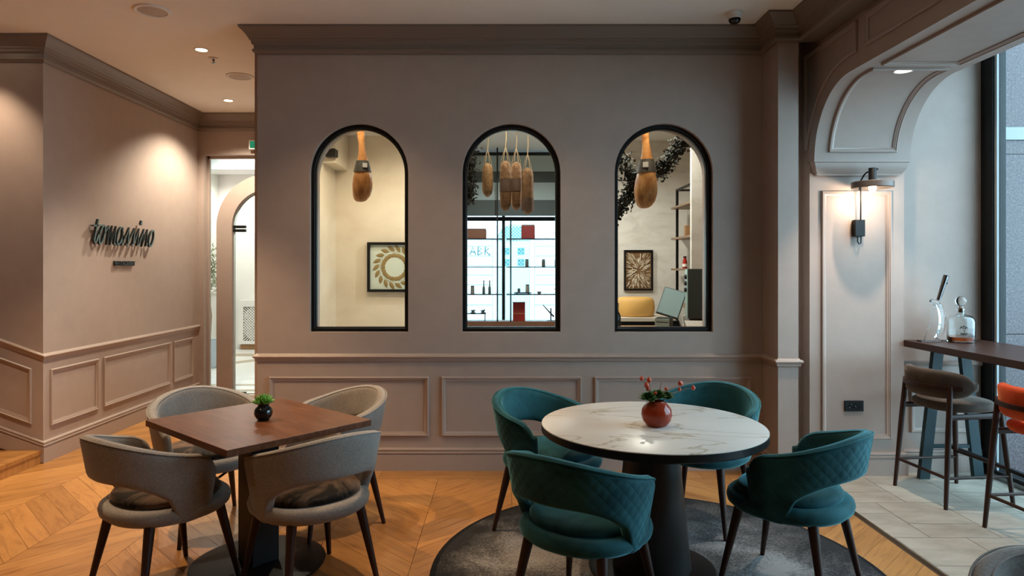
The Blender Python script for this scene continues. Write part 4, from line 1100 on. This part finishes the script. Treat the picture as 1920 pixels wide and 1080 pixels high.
# tall wall shelf at right
t = thing('wall_shelf', 'tall black metal rack with thin wooden shelves', 'shelf', (1.86, 6.63, 0))
for yy in (.0, .72):
    box('post', (.02, .045), (yy-.012, yy+.012), (.0, 2.40), M_black, t)
    box('top_bar', (.02, .60), (yy-.012, yy+.012), (2.38, 2.40), M_black, t)
box('top_bar', (.02, .045), (.0, .72), (2.38, 2.40), M_black, t)
for z in (2.20, 1.865, 1.53, 1.15): box('shelf_board', (-.03, .60), (-.05, .74), (z-.02, z), plain('shelf_oak', (.22, .14, .09), .5, vary=.2), t)
t = thing('sauce_jar', 'red tomato sauce bottle on the thin shelf', 'jar', (1.905, 7.08, 1.53))
lathe('glass', [(0, 0), (.022, 0), (.024, .004), (.024, .075), (.016, .10), (.015, .115), (0, .115)], M_red_sauce, t, 20); lathe('label', [(.0242, .02), (.0246, .02), (.0246, .05), (.0242, .05)], M_paper, t, 20, closed=True); lathe('cap', [(0, .1155), (.017, .1155), (.017, .13), (0, .13)], M_black, t, 16)
t = thing('carton_box', 'small tan box on the middle thin shelf', 'box', (1.94, 7.1, 1.865)); box('carton', (-.03, .03), (-.03, .03), (0, .12), M_cork, t, .002); box('flap', (-.029, .029), (-.029, .029), (.1205, .122), M_gold, t)

# ---- shop window of the deli
SY = 8.62
win = thing('window_5', 'deli shop window onto the bright street', 'window', (.115, SY, 0), kind='structure')
boxes('window_frame', [(-.835, .835, -.03, .03, .70, .79), (-.835, .835, -.03, .03, 2.14, 2.19), (-.835, .835, -.03, .03, 2.95, DZ), (-.835, -.80, -.03, .03, .79, 2.95), (.80, .835, -.03, .03, .79, 2.95)], M_black, win)
box('mullion', (-.155, -.115), (-.035, .035), (.86, 2.95), M_black, win)
for a, b in ((-.80, -.155), (-.115, .80)): box('window_pane', (a, b), (-.004, .004), (.79, 2.14), M_pane, win)
box('wall_below_window', (-.835, .835), (-.05, .08), (0, .70), M_marblewall, win)
box('sill_board', (-.83, .83), (-.30, -.05), (.74, .87), M_browncase, win)
sh = thing('shutter_housing', 'grey green stepped shutter housing above the deli shop window', 'housing', (.115, SY-.20, 2.19), kind='structure')
for i, (z0, z1, d) in enumerate(((0, .20, .02), (.20, .42, .10), (.42, .56, .06), (.56, .76, .14))): box('housing_panel', (-.83, .83), (.0, d), (z0, z1), M_shutter if i % 2 else M_graybox, sh)
# hanging shelves in front of the shop window
t = thing('hanging_shelf', 'thin black hanging shelf unit before the shop window', 'shelf', (.08, 8.25, .87))
for x in (-.175, -.01):
    box('upright', (x-.009, x+.009), (-.009, .009), (.001, DZ-.872 if x < -.1 else 1.26), M_black, t)
for z in (1.025, .68, .345):
    box('shelf_board', (-.72, -.115), (-.10, .12), (z-.012, z), M_black, t); box('shelf_board', (-.065, .82), (-.10, .12), (z-.012, z), M_black, t)
SX, SYY = .08, 8.25
def shelf_item(name, label, cat, x, z, w_, h_, mat, top=None, d=.05, dx=0):
    t = thing(name, label, cat, (x, SYY, z)); box('body', (-w_/2, w_/2), (-d, d), (0, h_), mat, t, min(.004, w_*.1))
    if top: box('lid', (-w_/2*.96, w_/2*.96), (-d*.96, d*.96), (h_+.0005, h_+h_*.1), top, t)
    return t
def px(x, y=8.25): return (x-947)/1253*y
Z3, Z2, Z1 = .87+1.025, .87+.68, .87+.345
shelf_item('gift_box', 'dark red square gift box on the top hanging shelf', 'box', px(990), Z3, .165, .155, M_redbox, M_browncase, .07)
shelf_item('wooden_case', 'long brown wooden case on the top hanging shelf', 'case', px(893), Z3, .25, .11, M_browncase, M_darkwood, .07)
def jar(name, label, x, z, r, h, mat, grp):
    t = thing(name, label, 'jar', (x, SYY, z), group=grp); lathe('body', [(0, 0), (r, 0), (r*1.04, h*.1), (r, h*.85), (0, h*.86)], mat, t, 20); lathe('lid', [(0, h*.865), (r*.96, h*.865), (r*.96, h), (0, h)], M_black, t, 20)
JM = plain('dark_jar', (.06, .075, .07), .4); JL = plain('grey_tin', (.20, .19, .17), .5)
for i, (xx, lab) in enumerate(((988, 'dark jar on the second hanging shelf, next to the post'), (1019, 'dark jar on the second hanging shelf, second from the post'), (1043, 'dark jar on the second hanging shelf, at the window edge'))): jar('preserve_jar', lab, px(xx), Z2, .021, .092, JM, 'jars on the second hanging shelf')
jar('preserve_jar', 'grey tin beside the two small bottles on the hanging shelf', px(886), Z1, .024, .10, JL, None)
jar('preserve_jar', 'small dark pot on the slate tray', px(973), Z1+.021, .018, .045, JM, None)
jar('preserve_jar', 'tall grey tin on the slate tray', px(989), Z1+.021, .024, .095, JL, None)
t = thing('slate_tray', 'flat dark tray on the third hanging shelf', 'tray', (px(980), SYY, Z1)); box('slab', (-.105, .105), (-.07, .07), (.008, .02), M_black, t, .002)
for s_ in (-.07, .07): box('foot', (s_-.01, s_+.01), (-.05, .05), (0, .0075), M_black, t)
for xx, h, lab in ((907, .165, 'slim oil bottle on the hanging shelf, nearer the grey tin'), (918, .165, 'slim oil bottle on the hanging shelf, nearer the post')):
    t = thing('oil_bottle', lab, 'bottle', (px(xx), SYY, Z1), group='slim oil bottles'); lathe('glass', [(0, 0), (.016, 0), (.018, .004), (.018, .075), (.008, .10), (.007, .15), (0, .15)], JM, t, 16); lathe('cap', [(0, .1502), (.0085, .1502), (.0085, .165), (0, .165)], M_black, t, 14)
t = thing('small_bowl', 'small round bowl on the third hanging shelf', 'bowl', (px(1011), SYY, Z1)); lathe('bowl', [(0, 0), (.014, 0), (.026, .014), (.028, .03), (.025, .03), (.022, .014), (0, .006)], JL, t, 20); lathe('contents', [(0, .0165), (.0225, .0165), (.016, .03), (0, .034)], JM, t, 16)
t = thing('red_tin', 'large dark red tin on the shop window sill', 'tin', (px(973, 8.42), 8.42, .87)); box('tin_body', (-.077, .077), (-.06, .06), (0, .225), plain('red_tin_paint', (.26, .015, .012), .4), t, .004); box('tin_lid', (-.078, .078), (-.061, .061), (.226, .236), M_redbox, t); box('tin_stripe', (-.0765, .0765), (-.062, -.0605), (.09, .098), M_gold, t)
t = thing('low_riser', 'low black riser with dried plants on the shop window sill', 'riser', (px(888, 8.42), 8.42, .87)); box('top', (-.16, .155), (-.07, .07), (.085, .095), M_black, t)
for s_ in (-.15, .145): box('leg', (s_-.005, s_+.005), (-.06, .06), (0, .085), M_black, t)
for xx, lab in ((887, 'spiky dried plant on the low riser, taller one'), (906, 'low dried plant on the low riser, nearer the post')):
    t = thing('dried_plant', lab, 'plant', (px(xx, 8.42), 8.42, .965), group='dried plants on the riser'); lathe('pot', [(0, 0), (.03, 0), (.035, .0125), (0, .014)], JL, t, 14); tuft('sprigs', t, 60, .02, .03, .055, .006, JL, .012)
t = thing('knife_stand', 'knife resting on a slim stand at the lower edge of the middle arched window', 'knife', (px(1033, 8.4), 8.42, .87))
box('stand_post', (-.008, .008), (-.01, .01), (.0, .16), M_black, t); tube('blade', [(-.10, 0, .20), (-.02, 0, .11), (.04, 0, .05)], [.006, .010, .012], M_shiny, t, 8); box('stand_foot', (-.05, .05), (-.03, .03), (0, .006), M_black, t)
t = thing('flower_pot', 'red and yellow flower arrangement at the edge of the hanging shelf', 'flowers', (px(1046), SYY-.02, Z1)); lathe('pot', [(0, 0), (.02, 0), (.026, .03), (.02, .04), (0, .038)], M_redvase, t, 16); tuft('petals', t, 24, .02, .04, .08, .014, M_berry, .036)
t = thing('yellow_bottle', 'dark bottle with yellow label at the lower edge of the middle arched window', 'bottle', (px(1049, 8.35), 8.35, .87)); lathe('glass', [(0, 0), (.03, 0), (.032, .004), (.032, .10), (.014, .15), (.012, .2), (0, .2)], JM, t, 20); lathe('label', [(.0322, .03), (.0327, .03), (.0327, .09), (.0322, .09)], plain('yellow_label', (.7, .55, .05), .5), t, 20, closed=True)

# ---- street facade across the road
FY = 16.0
fac = thing('exterior_facade', 'bright rendered street facade with an arched teal door', 'facade', (0, FY, 0), kind='structure')
def fp(x, y): return ((x-947)/1253*FY, 1.55-(y-500)/1253*FY)
box('facade_wall', (-9, 9), (.06, .5), (-.3, 7), M_facade, fac)
cx_, _ = fp(963, 0); hw = .40
ys = [440, 462, 480, 498, 516, 534, 552, 572, 600]
for i in range(len(ys)-1):
    z1, z0 = fp(0, ys[i])[1], fp(0, ys[i+1])[1]
    for xa, xb in ((fp(790, 0)[0], cx_-hw-.115), (cx_+hw+.115, fp(1110, 0)[0])): box('render_course', (xa, xb), (0, .06), (z0+.012, z1-.012), M_facade, fac)
dz_s = fp(0, 452)[1]
prism('door_leaf', arch_path(cx_, hw, -.3, dz_s, 16), .02, .058, M_door_teal, 'y', fac)
sweep('door_surround', [(cx_-hw, -.3)]+[(cx_+hw*math.cos(PI-PI*i/20), dz_s+hw*math.sin(PI-PI*i/20)) for i in range(21)]+[(cx_+hw, -.3)], [(0, 0), (0, .06), (.10, .06), (.10, 0)], lambda u, v, h: (u, .06-h, v), M_facade, fac, closed=False)
for xx, yy in ((949, 471), (977, 471), (949, 492), (977, 492)):
    gx, gz = fp(xx, yy); s_ = .075
    g = sweep('door_grille', rect(gx-s_, gx+s_, gz-s_, gz+s_), [(0, 0), (0, .02), (.02, .02), (.02, 0)], lambda u, v, h: (u, .02-h, v), M_teal_iron, fac)
    V, F = merge([tube_vf([(gx-s_, .01, gz-s_), (gx+s_, .01, gz+s_)], .010, 4), tube_vf([(gx-s_, .01, gz+s_), (gx+s_, .01, gz-s_)], .010, 4), tube_vf([(gx-s_, .01, gz), (gx, .01, gz+s_), (gx+s_, .01, gz), (gx, .01, gz-s_), (gx-s_, .01, gz)], .008, 4)]); mk('grille_bars', V, F, M_teal_iron, g)
parts = []
for i in range(-4, 5):
    parts.append(tube_vf([(cx_+i*.08-.25, .012, dz_s), (cx_+i*.08+.1, .012, dz_s+.35)], .006, 4)); parts.append(tube_vf([(cx_+i*.08+.25, .012, dz_s), (cx_+i*.08-.1, .012, dz_s+.35)], .006, 4))
V, F = merge(parts); mk('fanlight_lattice', V, F, M_teal_iron, fac)
gz0 = fp(0, 478)[1]; gx0 = fp(881, 0)[0]; s_ = .19
def gl(pts): return tube_vf([(gx0+a*s_, -.004, gz0+b*s_) for a, b in pts], .013, 4)
V, F = merge([gl([(0, 0), (.35, 1), (.75, 0)]), gl([(.1, .4), (.7, .35)]), gl([(1.0, 0), (1.05, 1), (1.5, .8), (1.1, .5), (1.6, .25), (1.0, 0)]), gl([(1.9, 0), (1.95, 1), (2.4, .8), (1.95, .5), (2.2, .3), (2.5, -.05), (2.55, .2)])])
mk('graffiti', V, F, M_graf, fac)
tag(box('exterior_road', (-9, 3.7), (8.75, FY), (-.2, -.06), M_asphalt), 'pale road between the deli and the facade', 'road', kind='structure')

# ================================================================== BRIGHT ROOM BEYOND THE PASSAGE
tag(box('floor_lounge', (-7.5, -2.02), (BWY+.1, 13.2), (-.1, -.004), M_palefloor), 'pale stone floor of the bright room beyond the glass door', 'floor', kind='structure')
fl = bpy.data.objects['floor_lounge']
for y0, y1 in ((8.35, 8.44), (8.72, 8.83), (11.6, 11.9)): box('floor_band', (-7.4, -2.1), (y0, y1), (-.004, .0005), M_stripe, fl)
prism('floor_band', [(-5.4, 9.6), (-5.2, 9.6), (-3.6, 11.6), (-3.9, 11.6)], -.004, .0005, M_stripe, 'z', fl)
tag(box('floor_threshold', (-3.65, -2.02), (8.0, 8.06), (-.01, .001), M_plank_x), 'oak threshold board under the glass door', 'floor', kind='structure')
tag(box('ceiling_lounge', (-7.5, -2.02), (BWY+.12, 13.2), (3.30, 3.4), M_offwhite), 'white ceiling of the bright room beyond the glass door', 'ceiling', kind='structure')
tag(box('wall_lounge_back', (-7.5, -2.02), (12.7, 12.8), (0, 3.3), M_offwhite), 'white back wall of the bright room beyond the glass door', 'wall', kind='structure')
wl_ = tag(box('wall_lounge_left', (-5.55, -5.45), (BWY+.12, 12.7), (0, 3.3), M_offwhite), 'white panelled side wall of the bright room beyond the glass door', 'wall', kind='structure')
mll = lambda u, v, h: (-5.45+h, u, v)
for a, b in ((9.0, 10.4), (10.6, 11.9)):
    sweep('panel_moulding', rect(a, b, .25, .95), PANEL, mll, M_white, wl_)
sweep('dado_rail', [(8.1, 1.05), (12.6, 1.05)], [(0, 0), (0, .03), (.05, .03), (.05, 0)], mll, M_white, wl_, closed=False)
tag(box('wall_lounge_right', (-2.02, -1.95), (BWY+.8, 12.8), (0, 3.3), M_offwhite), 'white right hand wall of the bright room beyond the glass door', 'wall', kind='structure')
tag(box('bulkhead_lounge', (-5.45, -2.02), (9.6, 10.1), (2.95, 3.3), M_white), 'white ceiling beam in the bright room', 'bulkhead', kind='structure')
for loc, lab in (((-3.6, 9.2, 3.299), 'round lit downlight in the bright room near the door'), ((-4.4, 10.8, 3.299), 'round lit downlight in the bright room before the back wall'), ((-4.9, 11.9, 3.299), 'round lit downlight in the bright room above the radiator')):
    downlight(loc, lab, 120, 165, .7, 'bright room downlights', col=(1, .95, .88))
# arched glass door
dr = thing('door_1', 'arched glass door in a taupe arch surround at the end of the passage', 'door', (-2.83, 8.07, 0), kind='structure')
hwi, zsp = .45, 2.03
pth = [(-hwi, 0)]+[(hwi*math.cos(PI-PI*i/32), zsp+hwi*math.sin(PI-PI*i/32)) for i in range(33)]+[(hwi, 0)]
sweep('arch_surround', pth, [(0, .05), (.185, .05), (.185, -.06), (0, -.06)], lambda u, v, h: (u, -h, v), M_wall, dr, closed=False, ang=.4)
g = prism('door_glass', arch_path(0, hwi-.012, .01, zsp, 24), -.005, .005, M_pane, 'y', dr)
sweep('glass_edge', arch_path(0, hwi-.010, .008, zsp, 24), [(0, -.006), (0, .006), (.014, .006), (.014, -.006)], lambda u, v, h: (u, -h, v), plain('glass_edge_green', (.45, .58, .60), .2), g)
for z in (1.985, 2.03, .02): box('hinge', (-hwi+.001, -hwi+.15), (-.02, .02), (z-.017, z+.017), M_black, dr)
sg = thing('window_6', 'clear side glazing round the arched glass door', 'window', (-2.83, 8.07, 0), kind='structure')
box('window_pane', (-.735, -.64), (-.004, .004), (0.0, 2.87), M_pane, sg)
boxes('window_frame', [(-.755, -.73, -.02, .02, 0, 2.88), (-.755, .8, -.02, .02, 2.85, 2.88)], M_trim, sg)
# radiator cover with lattice
t = thing('radiator_cover', 'cream radiator cover with diagonal lattice front beyond the glass door', 'radiator cover', (-4.5, 12.5, 0))
boxes('cabinet', [(-.50, .50, 0, .19, .86, .92), (-.50, -.40, 0, .19, .1, .86), (.40, .50, 0, .19, .1, .86), (-.40, .40, 0, .03, .1, .16), (-.40, .40, 0, .03, .80, .86)], M_offwhite, t)
box('toe_plinth', (-.46, .46), (.03, .19), (0, .1), M_cork, t); box('inner_back', (-.4, .4), (.15, .18), (.1, .86), M_stripe, t)
parts = []
for i in range(-9, 17):
    for sgn in (1, -1):
        x0 = -.4+i*.052; pts = []
        xa, za, xb, zb_ = (x0, .16, x0+.64, .80) if sgn > 0 else (x0, .80, x0+.64, .16)
        t0 = max(0, (-.4-xa)/.64); t1 = min(1, (.4-xa)/.64)
        if t1 - t0 > .02: parts.append(tube_vf([(xa+.64*t0, .02, za+(zb_-za)*t0), (xa+.64*t1, .02, za+(zb_-za)*t1)], .010, 4))
V, F = merge(parts); o = mk('lattice', V, F, M_offwhite, t); o['kind'] = 'stuff'
# olive tree beyond the side glazing
t = thing('olive_tree', 'potted olive tree with narrow grey green leaves beyond the side glazing', 'tree', (-4.56, 10.3, 0))
lathe('planter', [(0, 0), (.13, 0), (.16, .10), (.17, .42), (.15, .42), (.14, .38), (0, .37)], plain('grey_blue_planter', (.35, .40, .44), .5), t, 32)
tube('trunk', [(0, 0, .36), (.02, .01, .8), (-.01, 0, 1.2), (.0, .0, 1.55)], [.022, .018, .014, .008], M_twig, t, 8)
V, F = [], []
for i in range(900):
    d = Vector((random.gauss(0, 1), random.gauss(0, 1), random.gauss(0, 1))).normalized(); c = Vector((0, 0, 1.52))+Vector((d.x*.26, d.y*.26, d.z*.38))*random.random()**.5
    e = Vector((random.gauss(0, 1), random.gauss(0, 1), random.gauss(0, 1))).normalized(); s_ = e.orthogonal().normalized(); m = len(V); L_ = random.uniform(.04, .075)
    V += [c, c+e*L_*.5+s_*L_*.14, c+e*L_, c+e*L_*.5-s_*L_*.14, c+e*L_*.5+e.cross(s_)*L_*.04]; F += [(m, m+1, m+4), (m+1, m+2, m+4), (m+2, m+3, m+4), (m+3, m, m+4)]
o = mk('leaves', V, F, M_olive, t); o['kind'] = 'stuff'
